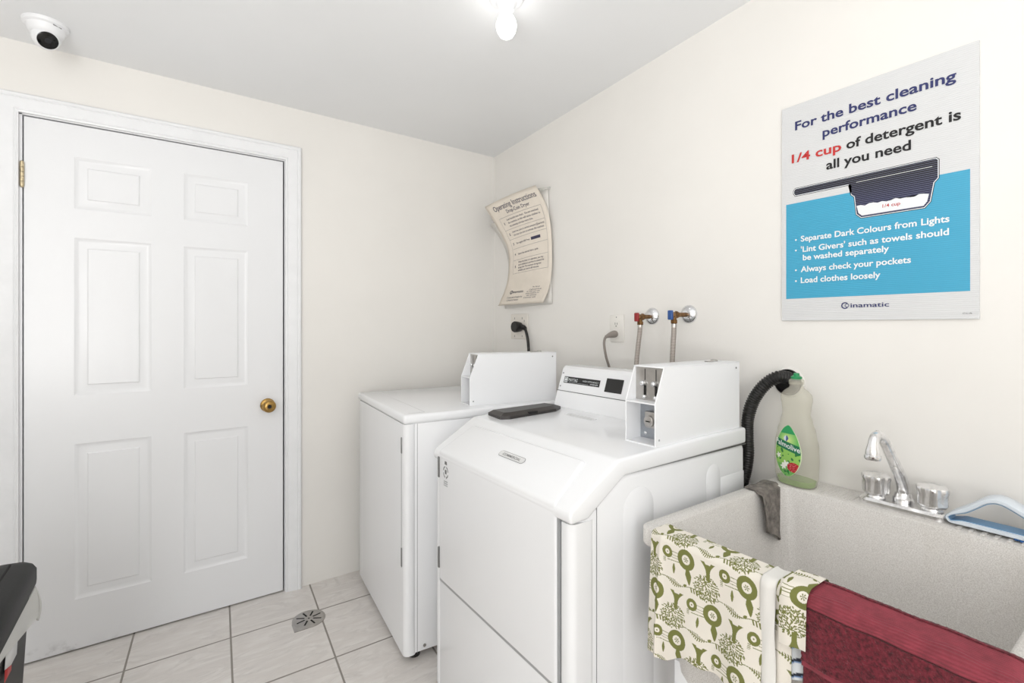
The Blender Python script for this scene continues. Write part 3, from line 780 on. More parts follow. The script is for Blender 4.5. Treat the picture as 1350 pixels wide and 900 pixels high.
def vline(u, v0, v1, t=0.0032):
    n = 16
    for k in range(n):
        a = v0 + (v1 - v0) * k / n; b_ = v0 + (v1 - v0) * (k + 1) / n
        mb.polys([PT(u, a), PT(u + t, a), PT(u + t, b_), PT(u, b_)], [(0, 1, 2, 3)], 1)
rows = [0.150, 0.265, 0.355, 0.450, 0.560, 0.690]
for v in rows: hline(v, 0.13, 0.925)
vline(0.13, rows[0], rows[-1]); vline(0.922, rows[0], rows[-1])
TXT = [['Load laundry into dryer.  Do not overload', 'the machine, as this will cause clothes to', 'dry unevenly and take more time.'], ['Insert the coins in correct amount (Quarters)', 'into the coin slot to activate the machine.'], ['For regular AIR Press'], ['Select the desired fabric cycle.'],
       ['When the dryer is in operation, you may', 'insert additional quarters to extend the', 'drying time. The maximum drying time', 'available per load is 60 minutes.']]
for i, ls in enumerate(TXT):
    vm = (rows[i] + rows[i + 1]) / 2; sp_ = 0.030 if len(ls) < 4 else 0.0265
    pt(str(i + 1), 0.183 if i == 0 else 0.175, 0.193 if i == 0 else 0.200, vm + 0.010, 0.022, 0.012)
    for k, s_ in enumerate(ls):
        wd_ = 0.64 * len(s_) / 44
        pt(s_, 0.265, min(0.90, 0.265 + wd_), vm + 0.009 + (k - (len(ls) - 1) / 2) * sp_, 0.0165, 0.004)
mb.polys([PT(0.60, vmm) for vmm in (0.39,)] + [PT(0.79, 0.39), PT(0.79, 0.416), PT(0.60, 0.416)], [(0, 1, 2, 3)], 0)
mb.build('printing', [M['paperink'], M['greyink']], sheet, recalc=False)
mb = MB()
pt('inamatic', 0.255, 0.50, 0.886, 0.022, 0.008)
ring(mb, (0, 0), 0.020, 0.034, 0.75, 2 * PI - 0.75, 0, f=lambda a, b_: PT(0.215 - a, 0.876 - b_ * 0.52), n=14)
ring(mb, (0, 0), 0.010, 0.018, 0, 2 * PI, 0, f=lambda a, b_: PT(0.238 - a, 0.876 - b_ * 0.52), n=12)
pt('Coinamatic Canada Inc.', 0.15, 0.52, 0.930, 0.013); pt('Commercial Laundry', 0.17, 0.45, 0.952, 0.013)
for k, (a, b_, s_) in enumerate(((0.68, 0.82, 'For Service'), (0.62, 0.86, 'Call toll free'), (0.58, 0.84, 'or visit our site'), (0.57, 0.84, 'quote machine no.'), (0.60, 0.80, 'see reverse'), (0.56, 0.80, 'Customer care'))):
    pt(s_, a, b_, 0.852 + k * 0.0165 + (0.006 if k else 0), 0.011)
mb.build('small_print', [M['paperink'], M['greyink']], sheet, recalc=False)
# pale sheet hanging behind it
mb = MB()
def back(u, v):
    l = Vector((-0.07, -0.06, 1.855)).lerp(Vector((-0.010, -0.135, 1.357)), v); l.x = -0.010 - 0.055 * (1 - v) ** 2; l.y -= 0.11 * math.sin(PI * min(1, v * 1.15)) * (1 - 0.25 * v)
    r_ = Vector((-0.006, -0.530, 1.972)).lerp(Vector((-0.006, -0.563, 1.370)), v)
    p = l.lerp(r_, u); return p
mb.grid(back, 12, 16)
tag(mb.build('paper_sheet', M['backpaper'], sharp=180, solid=0.0006, offset=0), 'pale blank sheet on the wall behind the curled instruction sheet', 'sheet of paper')
mb = MB(); mb.polys([(-0.0268, -0.462, 1.972), (-0.0062, -0.548, 1.966), (-0.0062, -0.552, 1.976), (-0.0268, -0.466, 1.983)], [(0, 1, 2, 3)])
mb.build('tape', M['tape'], sheet, solid=0.0003, offset=0)

# ------------------------------------------------------------------ outlets, plugs, cords
o1 = thing('electrical_outlet', (0, -0.270, 1.182), 'cream painted wall outlet behind the black plug near corner', 'electrical outlet')
mb = MB(); mb.box(-0.006, -0.0003, -0.352, -0.188, 1.182, 1.322, 0.003, 2); mb.build('cover_plate', M['outletcream'], o1)
for y, z in ((-0.228, 1.298), (-0.300, 1.298), (-0.320, 1.283), (-0.228, 1.198), (-0.300, 1.198)):
    mb = MB(); mb.box(-0.0068, -0.005, y - 0.0022, y + 0.0022, z - 0.0055, z + 0.0055, 0.0008, 1); mb.build('slot', M['hingegrey'], o1)
p1 = thing('power_plug', (-0.03, -0.30, 1.223), 'black round dryer plug in the outlet near the corner, cord hanging down', 'power plug')
mb = MB(); mb.lathe([(0.020, 0), (0.026, 0.006), (0.030, 0.028), (0.031, 0.044), (0.028, 0.050), (0.001, 0.051)], (-0.0065, -0.290, 1.250), (-1, 0.0, 0), 28)
mb.tube([(-0.022, -0.315, 1.249), (-0.020, -0.335, 1.246), (-0.019, -0.348, 1.240)], [0.016, 0.014, 0.010], 16); mb.build('plug_body', M['black'], p1)
mb = MB(); mb.tube(catmull([(-0.020, -0.338, 1.245), (-0.019, -0.352, 1.228), (-0.018, -0.366, 1.19), (-0.020, -0.378, 1.14), (-0.022, -0.382, 1.09), (-0.024, -0.384, 0.98), (-0.024, -0.384, 0.60)], 6), 0.0078, 12); mb.build('cord', M['rubber'], p1)
o2 = thing('electrical_outlet', (0, -1.008, 1.184), 'white duplex wall outlet with grey plug above the washer console', 'electrical outlet')
mb = MB(); mb.box(-0.007, -0.0003, -1.047, -0.967, 1.184, 1.304, 0.003, 2); mb.build('cover_plate', M['outlet'], o2)
for z in (1.262, 1.222):
    mb = MB(); mb.box(-0.0090, -0.006, -1.022, -0.990, z - 0.015, z + 0.015, 0.002, 2); f_ = mb.build('socket', M['outlet'], o2)
    mb = MB(); mb.box(-0.0096, -0.0085, -1.0015, -0.9995, z - 0.002, z + 0.008); mb.box(-0.0096, -0.0085, -1.0135, -1.0115, z - 0.002, z + 0.007); mb.cyl((-0.0085, -1.006, z - 0.008), (-0.0096, -1.006, z - 0.008), 0.0028, seg=10); mb.build('slots', M['darkgrey'], f_)
mb = MB(); mb.sphere((-0.0070, -1.006, 1.293), 0.0025, seg=10); mb.build('screw', M['hingegrey'], o2)
p2 = thing('power_plug', (-0.04, -1.006, 1.20), 'grey plug in the white duplex outlet, grey cord hanging behind washer', 'power plug')
mb = MB(); mb.tube(catmull([(-0.0098, -1.006, 1.219), (-0.022, -1.006, 1.219), (-0.040, -1.006, 1.216), (-0.058, -1.006, 1.212), (-0.074, -1.006, 1.207)], 4), [0.0125, 0.014, 0.0150, 0.0155, 0.0155, 0.0155, 0.0150, 0.0145, 0.0135, 0.0125, 0.0115, 0.0105, 0.0098, 0.0085, 0.0078, 0.0072, 0.0065], 16); mb.build('plug_body', M['greyplug'], p2)
mb = MB(); mb.tube(catmull([(-0.070, -1.006, 1.208), (-0.080, -1.006, 1.198), (-0.083, -1.006, 1.172), (-0.072, -1.007, 1.12), (-0.052, -1.008, 1.065), (-0.045, -1.01, 0.98), (-0.05, -1.01, 0.60)], 6), 0.0055, 12); mb.build('cord', M['greyplug'], p2)

# ------------------------------------------------------------------ water valves and braided hoses
def valve(y, z, xh, col, colname, lab, hose_pts, hl):
    t = thing('shutoff_valve', (-0.05, y, z - 0.036), lab, 'valve', 'shutoff valves above the washer')
    mb = MB(); mb.lathe([(0.0355, 0), (0.0350, 0.003), (0.030, 0.010), (0.018, 0.016), (0.012, 0.018)], (-0.0003, y, z), (-1, 0, 0), 36); mb.build('escutcheon', M['chrome'], t)
    mb = MB(); mb.cyl((-0.012, y, z - 0.002), (xh + 0.030, y, z - 0.003), 0.0085, seg=18)
    mb.lathe([(0.0115, 0), (0.0135, 0.004), (0.0135, 0.016), (0.0105, 0.020)], (xh + 0.048, y, z - 0.003), (-1, 0, 0), 6)
    mb.lathe([(0.0095, 0), (0.0115, 0.003), (0.0115, 0.022), (0.008, 0.026)], (xh + 0.032, y, z - 0.004), (-1, 0, 0), 18)
    mb.cyl((xh + 0.024, y, z - 0.004), (xh + 0.024, y, z - 0.021), 0.0085, seg=16); mb.build('valve_body', M['oldbrass'], t)
    mb = MB(); mb.box(xh - 0.003, xh + 0.009, y - 0.010, y + 0.010, z - 0.022, z + 0.013, 0.004, 3); mb.build('handle', M[col], t)['label'] = colname + ' handle'
    h_ = thing('water_hose', hose_pts[0], hl, 'hose', 'braided water hoses above the washer')
    mb = MB(); mb.lathe([(0.0115, 0), (0.0125, 0.002), (0.0125, 0.013), (0.0095, 0.016)], (xh + 0.024, y, z - 0.021), (0, 0, -1), 6); mb.build('nut', M['oldbrass'], h_)
    mb = MB(); P_ = catmull(hose_pts, 8); mb.tube(P_, 0.0092, 16); mb.build('hose', M['braid'], h_)
    mb = MB(); a = Vector(hose_pts[0]); mb.tube([a, a + (Vector(hose_pts[1]) - a) * 0.35], 0.0102, 16); mb.build('ferrule', M['steel'], h_)
valve(-1.196, 1.294, -0.098, 'red', 'red', 'brass water valve with red handle, left one above the washer', [(-0.074, -1.196, 1.262), (-0.078, -1.196, 1.225), (-0.089, -1.196, 1.16), (-0.099, -1.197, 1.095), (-0.105, -1.198, 0.98), (-0.10, -1.20, 0.70)], 'grey braided hose hanging from the red handled valve')
valve(-1.369, 1.299, -0.115, 'blue', 'blue', 'brass water valve with blue handle, right one above the washer', [(-0.091, -1.369, 1.262), (-0.093, -1.369, 1.225), (-0.098, -1.369, 1.17), (-0.103, -1.370, 1.115), (-0.107, -1.372, 0.98), (-0.10, -1.38, 0.70)], 'grey braided hose hanging from the blue handled valve')

# ------------------------------------------------------------------ standpipe in the wall and drain hose
sp_t = thing('drain_pipe', (-0.001, -1.735, 1.034), 'open black drain pipe in wall behind the soap bottle', 'drain pipe')
mb = MB(); mb.lathe([(0.0415, 0.0), (0.0415, 0.010), (0.0395, 0.012), (0.0375, 0.010), (0.0372, 0.0012)], (-0.0002, -1.735, 1.075), (-1, 0, 0), 40, cap0=False, cap1=False)
mb.lathe([(0.039, 0.0), (0.039, 0.001)], (-0.0002, -1.735, 1.075), (-1, 0, 0), 40); mb.build('pipe_mouth', M['rubber'], sp_t)
mb = MB(); mb.lathe([(0.0485, 0), (0.047, 0.004), (0.0418, 0.006), (0.0418, 0.0)], (-0.0002, -1.735, 1.075), (-1, 0, 0), 40, cap0=False, cap1=False); mb.build('caulk_ring', M['wall'], sp_t)
P_ = catmull([(-0.004, -1.745, 1.084), (-0.030, -1.742, 1.092), (-0.058, -1.724, 1.092), (-0.076, -1.694, 1.064), (-0.083, -1.664, 1.014), (-0.085, -1.648, 0.956), (-0.085, -1.646, 0.898), (-0.086, -1.648, 0.838), (-0.084, -1.638, 0.778), (-0.080, -1.622, 0.722), (-0.075, -1.60, 0.62), (-0.075, -1.58, 0.45)], 40)
acc = 0; rr = []
for i, p in enumerate(P_):
    if i: acc += (p - P_[i - 1]).length
    rr.append((0.0185 if i < 200 else 0.0180) * (1 + (0.10 if i < 190 else 0.05) * math.sin(acc / 0.0078 * 2 * PI)))
mb = MB(); mb.tube(P_, rr, 20)
tag(mb.build('drain_hose', M['rubber'], sharp=180), 'black corrugated drain hose arching from the wall pipe behind washer', 'hose')

# ------------------------------------------------------------------ soap bottle
bot = thing('soap_bottle', (-0.083, -1.796, TZ), 'nearly empty clear dish soap bottle on the tub ledge', 'bottle')
BM = Matrix.Translation((-0.083, -1.796, TZ)) @ Matrix.Rotation(math.radians(-10), 4, 'Z')
BP = [(0.000, 0.050, 0.030), (0.004, 0.055, 0.034), (0.03, 0.061, 0.036), (0.075, 0.063, 0.037), (0.120, 0.062, 0.036), (0.160, 0.054, 0.033), (0.190, 0.045, 0.028), (0.214, 0.0395, 0.0235), (0.236, 0.042, 0.0245), (0.256, 0.0455, 0.0265), (0.270, 0.043, 0.026), (0.281, 0.033, 0.024), (0.289, 0.021, 0.020), (0.293, 0.0180, 0.0180), (0.308, 0.0180, 0.0180)]
def bprof(z):
    for a, b_ in zip(BP, BP[1:]):
        if a[0] <= z <= b_[0]:
            t = (z - a[0]) / (b_[0] - a[0]); t = t * t * (3 - 2 * t) if z > 0.02 else t
            return a[1] + t * (b_[1] - a[1]), a[2] + t * (b_[2] - a[2])
    return BP[-1][1:]
def bloop(z, k=1.0, n=48, ex=2.5):
    a, b_ = bprof(z); e = ex if z < 0.27 else 2.5 - 0.5 * min(1, (z - 0.27) / 0.02); o = []
    for i in range(n):
        t = 2 * PI * i / n; c, s_ = math.cos(t), math.sin(t)
        o.append((b_ * k * math.copysign(abs(c) ** (2 / e), c), a * k * math.copysign(abs(s_) ** (2 / e), s_), z))
    return o
zs_ = [0, 0.004, 0.015] + [0.03 + 0.01 * i for i in range(25)] + [0.277, 0.281, 0.285, 0.289, 0.293, 0.300, 0.306]
zs_ = sorted(set(round(z, 4) for z in zs_ if z <= 0.306))
mb = MB(); mb.loft([bloop(z) for z in zs_], True, True, True, mat=BM); mb.build('bottle_body', M['bottle'], bot, sharp=60)
mb = MB(); mb.loft([bloop(z, 0.93) for z in (0.003, 0.006, 0.012, 0.020)], True, True, True, mat=BM); mb.build('soap', M['soap'], bot)
mb = MB()
mb.lathe([(0.0200, 0.300), (0.0205, 0.302), (0.0205, 0.312), (0.016, 0.316), (0.009, 0.318)], (0, 0, 0), (0, 0, 1), 32); mb.xf(BM); cp = mb.build('cap_collar', M['bottle'], bot)
mb = MB(); mb.lathe([(0.0125, 0.313), (0.0150, 0.318), (0.0150, 0.322), (0.0085, 0.326), (0.0075, 0.333), (0.001, 0.334)], (0, 0, 0), (0, 0, 1), 28); mb.xf(BM); mb.build('cap', M['capgreen'], bot)['label'] = 'green push cap'
def bfront(l, z, off=0.0008):
    a, b_ = bprof(z); q = min(0.999, abs(l) / a); return BM @ Vector((-(b_ * (1 - q ** 2.5) ** 0.4) - off, l, z))
LC, LA, LB = (0.004, 0.104), 0.043, 0.075      # label centre and half axes
def in_label(l, z):
    t = (z - (LC[1] - LB)) / (2 * LB)
    if not 0 <= t <= 1: return 9
    wv = LA * (math.sin(PI * t ** 0.85)) ** 0.62 if 0 < t < 1 else 0
    return abs(l - LC[0]) / max(wv, 1e-5)
def label_col(l, z):
    s_ = l - LC[0]; zz = z - LC[1]
    if in_label(l, z) > 0.94: return (214, 228, 190)
    band = zz - (0.014 + 0.22 * s_ * 1.0)            # slanting dark band carrying the name
    if abs(band) < 0.0125: return (12, 112, 70)
    if zz > 0.05: return (30, 150, 84)
    if band > 0:
        d = math.hypot(s_, (zz - 0.030) * 1.0)
        if abs(s_ - 0.004) < 0.008 - abs(zz - 0.036) * 0.6 and abs(zz - 0.036) < 0.008: return (66, 84, 140) if s_ < 0.004 else (206, 214, 228)
        k = min(1, d / 0.035); return tuple(int(a + (b_ - a) * k) for a, b_ in zip((226, 232, 150), (92, 176, 84)))
    if math.hypot((s_ + 0.020) / 0.019, (zz + 0.046) / 0.0145) < 1:                  # red fruit half
        n_ = noise.noise(Vector((s_ * 300, zz * 300, 1.0)))
        return (176, 24, 36) if n_ < 0.25 else (226, 128, 128)
    for cx, cz, r_ in ((0.004, -0.040, 0.012), (0.012, -0.048, 0.010), (0.028, -0.018, 0.009)):
        a = math.atan2(zz - cz, s_ - cx)
        if math.hypot(s_ - cx, zz - cz) < r_ * (0.72 + 0.28 * math.cos(5 * a)): return (240, 240, 232)
    n_ = noise.noise(Vector((s_ * 90, zz * 90, 4.0)))
    if n_ > 0.28: return (34, 116, 52)
    return (146, 198, 92) if zz > -0.04 else (112, 178, 92)
def vgrid(name, f, colf, nu, nv, mat, parent, keep=None, **kw):
    b = bmesh.new(); lay = b.loops.layers.float_color.new('print')
    V = [[(b.verts.new(Vector(f(i / nu, j / nv))), i / nu, j / nv) for j in range(nv + 1)] for i in range(nu + 1)]
    cc = [[lin(colf(i / nu, j / nv)) for j in range(nv + 1)] for i in range(nu + 1)]
    for i in range(nu):
        for j in range(nv):
            if keep and not keep((i + 0.5) / nu, (j + 0.5) / nv): continue
            q_ = [(i, j), (i + 1, j), (i + 1, j + 1), (i, j + 1)]
            fa = b.faces.new([V[a][c][0] for a, c in q_])
            for lp, (a, c) in zip(fa.loops, q_): lp[lay] = cc[a][c]
    for v in [v for v in b.verts if not v.link_faces]: b.verts.remove(v)
    m_ = MB(); m_.bm.free(); m_.bm = b
    return m_.build(name, mat, parent, sharp=180, recalc=False, **kw)
lu = lambda u: LC[0] - LA + 2 * LA * u
lv = lambda v: LC[1] - LB + 2 * LB * v
lab = vgrid('label', lambda u, v: bfront(lu(u), lv(v)), lambda u, v: label_col(lu(u), lv(v)), 110, 190, M['print_gloss'], bot, keep=lambda u, v: in_label(lu(u), lv(v)) <= 1.0)
lab['label'] = 'green printed front label'
mb = MB(); put_text(mb, 'Palmolive', lambda u, v: bfront(u, v + 0.22 * (u - LC[0]), 0.0016), LC[0] + 0.039, LC[0] - 0.039, LC[1] + 0.0085, 0.0150, 0.008, 0); mb.build('lettering', M['whiteink'], lab, recalc=False)

# ------------------------------------------------------------------ grey rag over the left rim
def ragf(u, v):
    x = -0.250 + 0.112 * u + 0.006 * u * math.sin(PI * min(1, v * 1.1)) - 0.012 * v * math.sin(5 * u)
    L = 0.030 + 0.072 + 0.022 * math.sin(u * 3.0 + 0.2) + (0.040 * max(0, 1 - abs(u - 0.72) / 0.3))
    s_ = v * (0.032 + L)
    wob = 0.012 * math.sin(u * 11 + 1 + v) * v + 0.006 * math.sin(u * 23 + 2 * v) * v
    if s_ < 0.030: return (x + 0.05 * (0.03 - s_), -1.728 - s_, TZ + 0.0045 + 0.002 * math.sin(u * 9))
    a = (s_ - 0.030)
    if a < 0.012:
        t = a / 0.012 * PI / 2; return (x, -1.758 - 0.008 * math.sin(t), TZ - 0.0035 + 0.008 * math.cos(t) + 0.002 * math.sin(u * 9))
    return (x, -1.7695 - 0.088 * 0.25 * (a - 0.012) / 0.25 - 0.008 - wob * 0.6 - 0.010 * v * (0.5 + 0.5 * math.sin(u * 6)), TZ - 0.0035 - (a - 0.012))
mb = MB(); mb.grid(ragf, 40, 44)
tag(mb.build('rag', M['rag'], sharp=180, solid=0.0025, offset=0), 'crumpled grey rag hanging over the left rim of the tub', 'rag')

# ------------------------------------------------------------------ towels on the front rim
def rim_path(s_, lift=0.0, bulge=0.0):
    """distance s from the rim crest (negative = inside the basin, positive = down the front)"""
    r_ = 0.010 + lift; top = TZ + 0.004 + lift; xi, xo = -0.660 + 0.003, -0.702 - 0.003
    half = 0.0225; q_ = r_ * PI / 2
    if abs(s_) <= half - 0.002: return (-0.681 - s_, top)
    k = abs(s_) - (half - 0.002); sg_ = 1 if s_ > 0 else -1
    cx = -0.681 - sg_ * (half - 0.002); cz = top - r_
    if k < q_: return (cx - sg_ * r_ * math.sin(k / r_), cz + r_ * math.cos(k / r_))
    d = k - q_
    return (cx - sg_ * r_ - (bulge * d if s_ > 0 else -0.0 * d), cz - d)

# maroon bath towel
tow = thing('bath_towel', (-0.70, -2.23, 0.62), 'maroon terry towel with a ribbed border draped over the tub rim', 'towel')
TY0, TY1 = -2.100, -2.384
def tfun(s0, s1, lift, amp, rib, bul):
    def f(u, v):
        y = TY0 + (TY1 - TY0) * u; s_ = s0 + (s1 - s0) * v
        e = max(0.0, (u - 0.86) / 0.14)                       # rounded end past the tub corner
        x, z = rim_path(s_, lift, bul)
        nz = noise.noise(Vector((y * 330, s_ * 330, 0.3))) + 0.6 * noise.noise(Vector((y * 700, s_ * 700, 5)))
        wv_ = 0.0025 * math.sin(y * 46) + 0.002 * math.sin(y * 90 + s_ * 40)
        dx = amp * nz + rib * math.sin(s_ * 2 * PI / 0.0052)
        xa, za = rim_path(s_ - 0.0004, lift, bul); xb, zb = rim_path(s_ + 0.0004, lift, bul)
        tx, tz = xb - xa, zb - za; ln_ = math.hypot(tx, tz) or 1.0
        dn = dx + wv_ * (0.6 if s_ > 0.02 else 0.2)
        x += tz / ln_ * dn; z += -tx / ln_ * dn
        z -= 0.030 * e * e
        x += 0.022 * e * e
        return (x, y, z)
    return f
mb = MB(); mb.grid(tfun(-0.14, -0.020, 0.009, 0.0010, 0, 0), 150, 60); mb.grid(tfun(0.056, 0.146, 0.009, 0.0009, 0, 0.06), 210, 80)
mb.build('terry_field', M['terry'], tow, sharp=180, solid=0.004, offset=1)
mb = MB(); mb.grid(tfun(-0.020, 0.056, 0.0095, 0.0001, 0.0007, 0.06), 150, 180); mb.grid(tfun(0.145, 0.156, 0.0095, 0.0002, 0.0004, 0.06), 120, 10)
mb.build('ribbed_border', M['maroon'], tow, sharp=180, solid=0.0008, offset=0)
mb = MB(); mb.grid(tfun(-0.10, 0.235, 0.0045, 0.0008, 0, 0.02), 120, 90); mb.build('under_layer', M['terry'], tow, sharp=180, solid=0.003, offset=1)

# printed tea towel
OL, CR = (118, 121, 64), (234, 228, 217)
def hsh(i, j): return (math.sin(i * 127.1 + j * 311.7) * 43758.5453) % 1.0
def leafball(dx, dz, rx, rz):
    if (dx / rx) ** 2 + (dz / rz) ** 2 > 1.1: return False
    c = 0.0043
    i0, j0 = math.floor(dx / c), math.floor(dz / c)
    for i in (i0 - 1, i0, i0 + 1):
        for j in (j0 - 1, j0, j0 + 1):
            lx = (i + 0.5 + 0.85 * (hsh(i, j) - 0.5)) * c; lz = (j + 0.5 + 0.85 * (hsh(j, i + 7) - 0.5)) * c
            if (lx / rx) ** 2 + (lz / rz) ** 2 > 1: continue
            a = math.atan2(lz - rz * 0.55, lx) + 1.7 * (hsh(i + 3, j) - 0.5)
            ex, ez = dx - lx, dz - lz
            p = ex * math.cos(a) + ez * math.sin(a); q_ = -ex * math.sin(a) + ez * math.cos(a)
            if (p / 0.0031) ** 2 + (q_ / 0.00115) ** 2 < 1: return True
    return False
def motif(dx, dz):
    """dx to the right (towards -y), dz up; one repeat around a bird"""
    r_ = math.hypot(dx, dz)
    if 0.0098 < r_ < 0.0205: return True
    if r_ <= 0.0098:
        a = math.atan2(dz, dx); return r_ < 0.0056 and (math.cos(3 * a) ** 2 > 0.55 or r_ < 0.0012) and r_ > 0.0006
    d2 = math.hypot(dx + 0.046, dz - 0.002)
    if 0.0052 < d2 < 0.0122 or d2 < 0.0016: return True
    if -0.036 < dx < -0.018 and (abs(dz - 0.006) < 0.0006 or abs(dz + 0.001) < 0.0005 or abs(dz + 0.006) < 0.0005): return True
    if -0.046 < dx < -0.016 and abs(dz + 0.0125 - 0.08 * (dx + 0.03)) < 0.0007: return True
    if -0.056 < dx < -0.050 and -0.020 < dz < -0.008 and (int((dz + 1) / 0.0016) % 2 == 0): return True
    if abs(dx - 0.004 + 0.15 * (dz + 0.02)) < 0.0075 * max(0, 1 - abs(dz + 0.030) / 0.019) ** 0.7 and dz < -0.014: return True      # tail
    if abs(dx + 0.030) < 0.0034 * max(0, 1 - abs(dz + 0.028) / 0.011) ** 0.5: return True                                     # leg
    # upside-down tree: leaf ball with its trunk above
    if leafball(dx - 0.047, dz + 0.040, 0.0295, 0.0255): return True
    tz = dz - 0.003; tx = dx - 0.051
    if -0.026 < tz < 0.010:
        wd_ = 0.0042 + 0.0125 * max(0, (tz + 0.012) / 0.022) ** 2
        if abs(tx) < wd_ and not (tz > 0.002 and abs(tx) < 0.5 * wd_ - 0.001 and tz > 0.006): return True
    # twig with fern leaves
    tw = -0.055 + 0.004 * math.sin(dx * 90) - 0.0
    if -0.060 < dx < 0.074 and abs(dz - tw) < 0.0007: return True
    if -0.050 < dx < -0.006 and abs(dz - tw) < 0.0075 * (1 - abs(dx + 0.028) / 0.024) and int((dx + 0.35 * abs(dz - tw) + 1) / 0.0021) % 2 == 0: return True
    if 0.010 < dx < 0.030 and 0 < tw - dz < 0.0095 and int((dx - 0.3 * (tw - dz) + 1) / 0.0031) % 2 == 0: return True
    for bx in (-0.002, 0.034):
        if math.hypot((dx - bx) / 1.6, dz - tw - 0.003) < 0.0026: return True
    return False
def pattern(y, z):
    ax, az, bx, bz = 0.134, 0.0, 0.0625, -0.0865      # lattice (x = -y)
    X_ = -(y + 1.865); Z_ = z - 0.761
    j = Z_ / bz
    for jj in (math.floor(j) - 1, math.floor(j), math.floor(j) + 1):
        i = (X_ - jj * bx) / ax
        for ii in (math.floor(i), math.floor(i) + 1):
            if motif(X_ - ii * ax - jj * bx, Z_ - jj * bz): return OL
    return CR
tea = thing('tea_towel', (-0.71, -1.93, 0.52), 'cream tea towel printed with olive birds and trees, on tub rim corner', 'tea towel')
def clothf(y0, y1, s0, s1f, lift, fold, bul=0.02, slant=0.0, lowwave=0.0):
    def f(u, v):
        y = y0 + (y1 - y0) * u; s1 = s1f(u); s_ = s0 + (s1 - s0) * v
        x, z = rim_path(s_, lift, bul)
        d = max(0.0, s_ - 0.03); k = min(1, d / 0.20)
        x -= fold(u, k); y += slant * d
        return (x, y, z)
    return f
SX = lambda z: 0.0205 + 0.0157 + (TZ + 0.004 - 0.010 - z)       # path length for a height on the front
def fold1(u, k): return 0.002 * k + 0.011 * (0.35 + 0.65 * k) * min(1.0, max(0.0, (u - 0.085) / 0.035)) - 0.004 * k * math.exp(-((u - 0.15) / 0.05) ** 2) + 0.006 * k * math.sin(u * 7.5 + 0.6) + 0.003 * math.sin(u * 17) * k + 0.004 * math.exp(-((u - 0.10) / 0.05) ** 2)
def low1(u):
    k = min(1, u / 0.5); k = k * k * (3 - 2 * k)
    return SX(0.512 + 0.038 * k + 0.004 * math.sin(u * 22))
f1 = clothf(-1.772, -2.034, -0.07, low1, 0.0040, fold1, 0.03, 0.0, 0)
c1 = lambda u, v: (lambda p_: pattern(p_[1] + 0.004 * math.sin(p_[2] * 20), p_[2] if p_[0] < -0.69 else 0.798 + 0.05 + 0 * p_[2] + (p_[0] + 0.70)))((-0.70, f1(u, v)[1], 0.80 - (-0.07 + (low1(u) + 0.07) * v - 0.0205)))
vgrid('front_layer', f1, c1, 400, 420, M['print_cloth'], tea, solid=0.0014, offset=0)
# turned-back strip with the plain reverse showing, then the folded end
fs = lambda u, k: 0.004 + 0.003 * k + 0.004 * math.sin(u * PI) + 0.0025 * math.sin(k * 9 + u * 4) * u
f2 = clothf(-2.026, -2.054, -0.06, lambda u: SX(0.555), 0.0068, fs, 0.03, -0.02)
vgrid('reverse_strip', f2, lambda u, v: (230, 228, 223), 12, 60, M['print_cloth'], tea, solid=0.0014, offset=0)
f3 = clothf(-2.066, -2.110, -0.05, lambda u: SX(0.668 + 0.006 * u), 0.0165, lambda u, k: 0.003 + 0.002 * math.sin(u * 6) + 0.004 * k, 0.02, 0.0)
vgrid('folded_end', f3, lambda u, v: pattern(f3(u, v)[1] + 0.176, 1.445 - (0.80 - (-0.05 + (SX(0.67) + 0.05) * v - 0.0205))), 80, 260, M['print_cloth'], tea, solid=0.0014, offset=0)
f4 = clothf(-2.052, -2.080, -0.05, lambda u: SX(0.575), 0.0066, lambda u, k: 0.002 * math.sin(u * 5), 0.02, 0.0)
vgrid('under_layer', f4, lambda u, v: pattern(f4(u, v)[1] * 0.9 - 0.16, 0.80 - v * 0.25), 40, 190, M['print_cloth'], tea, solid=0.0014, offset=0)
# striped dishcloth showing between them
def stripe(u, v):
    k = (v * 40 + 6 * u + 0.6 * math.sin(u * 9)) % 4
    return (34, 38, 52) if k < 0.8 else ((120, 150, 190) if k < 1.2 else (214, 218, 222))
f5 = clothf(-2.070, -2.132, -0.075, lambda u: SX(0.622 + 0.02 * u), 0.0016, lambda u, k: 0.003 * math.sin(u * 8) * k, 0.0, 0.0)
o = vgrid('dishcloth', f5, stripe, 40, 120, M['stripe'], None, solid=0.0012, offset=0)
tag(o, 'striped blue and white dishcloth peeking out between the two towels', 'dishcloth')

# ------------------------------------------------------------------ scrub brush on the ledge
br = thing('scrub_brush', (-0.075, -2.24, TZ), 'pale blue loop handled scrub brush lying on the tub ledge', 'scrub brush')
bw0, bw1 = -0.104, -0.052
outer = [(-2.1445, 0.794), (-2.143, 0.800), (-2.147, 0.807), (-2.162, 0.8195), (-2.183, 0.836), (-2.203, 0.854), (-2.213, 0.861), (-2.226, 0.8655), (-2.238, 0.8655), (-2.252, 0.861), (-2.280, 0.846), (-2.312, 0.826), (-2.334, 0.806), (-2.334, 0.792), (-2.300, 0.787), (-2.24, 0.787), (-2.18, 0.787), (-2.158, 0.787), (-2.149, 0.789)]
pc = catmull([(0, a, b_) for a, b_ in outer + outer[:1]], 5)[:-1]
cy, cz = -2.238, 0.815
def shrink(p, d):
    v = Vector((0, p.y - cy, (p.z - cz) * 1.6)); return None
n = len(pc); nrm = []
for i in range(n):
    t = (pc[(i + 1) % n] - pc[i - 1]); nn = Vector((0, t.z, -t.y)).normalized()
    if nn.dot(Vector((0, cy, cz)) - pc[i]) < 0: nn = -nn
    nrm.append(nn)
def tipk(i): return min(1.0, 0.45 + 0.55 * max(0.0, (-2.150 - pc[i].y)) / 0.022)      # thinner walls where the loop closes to its tip
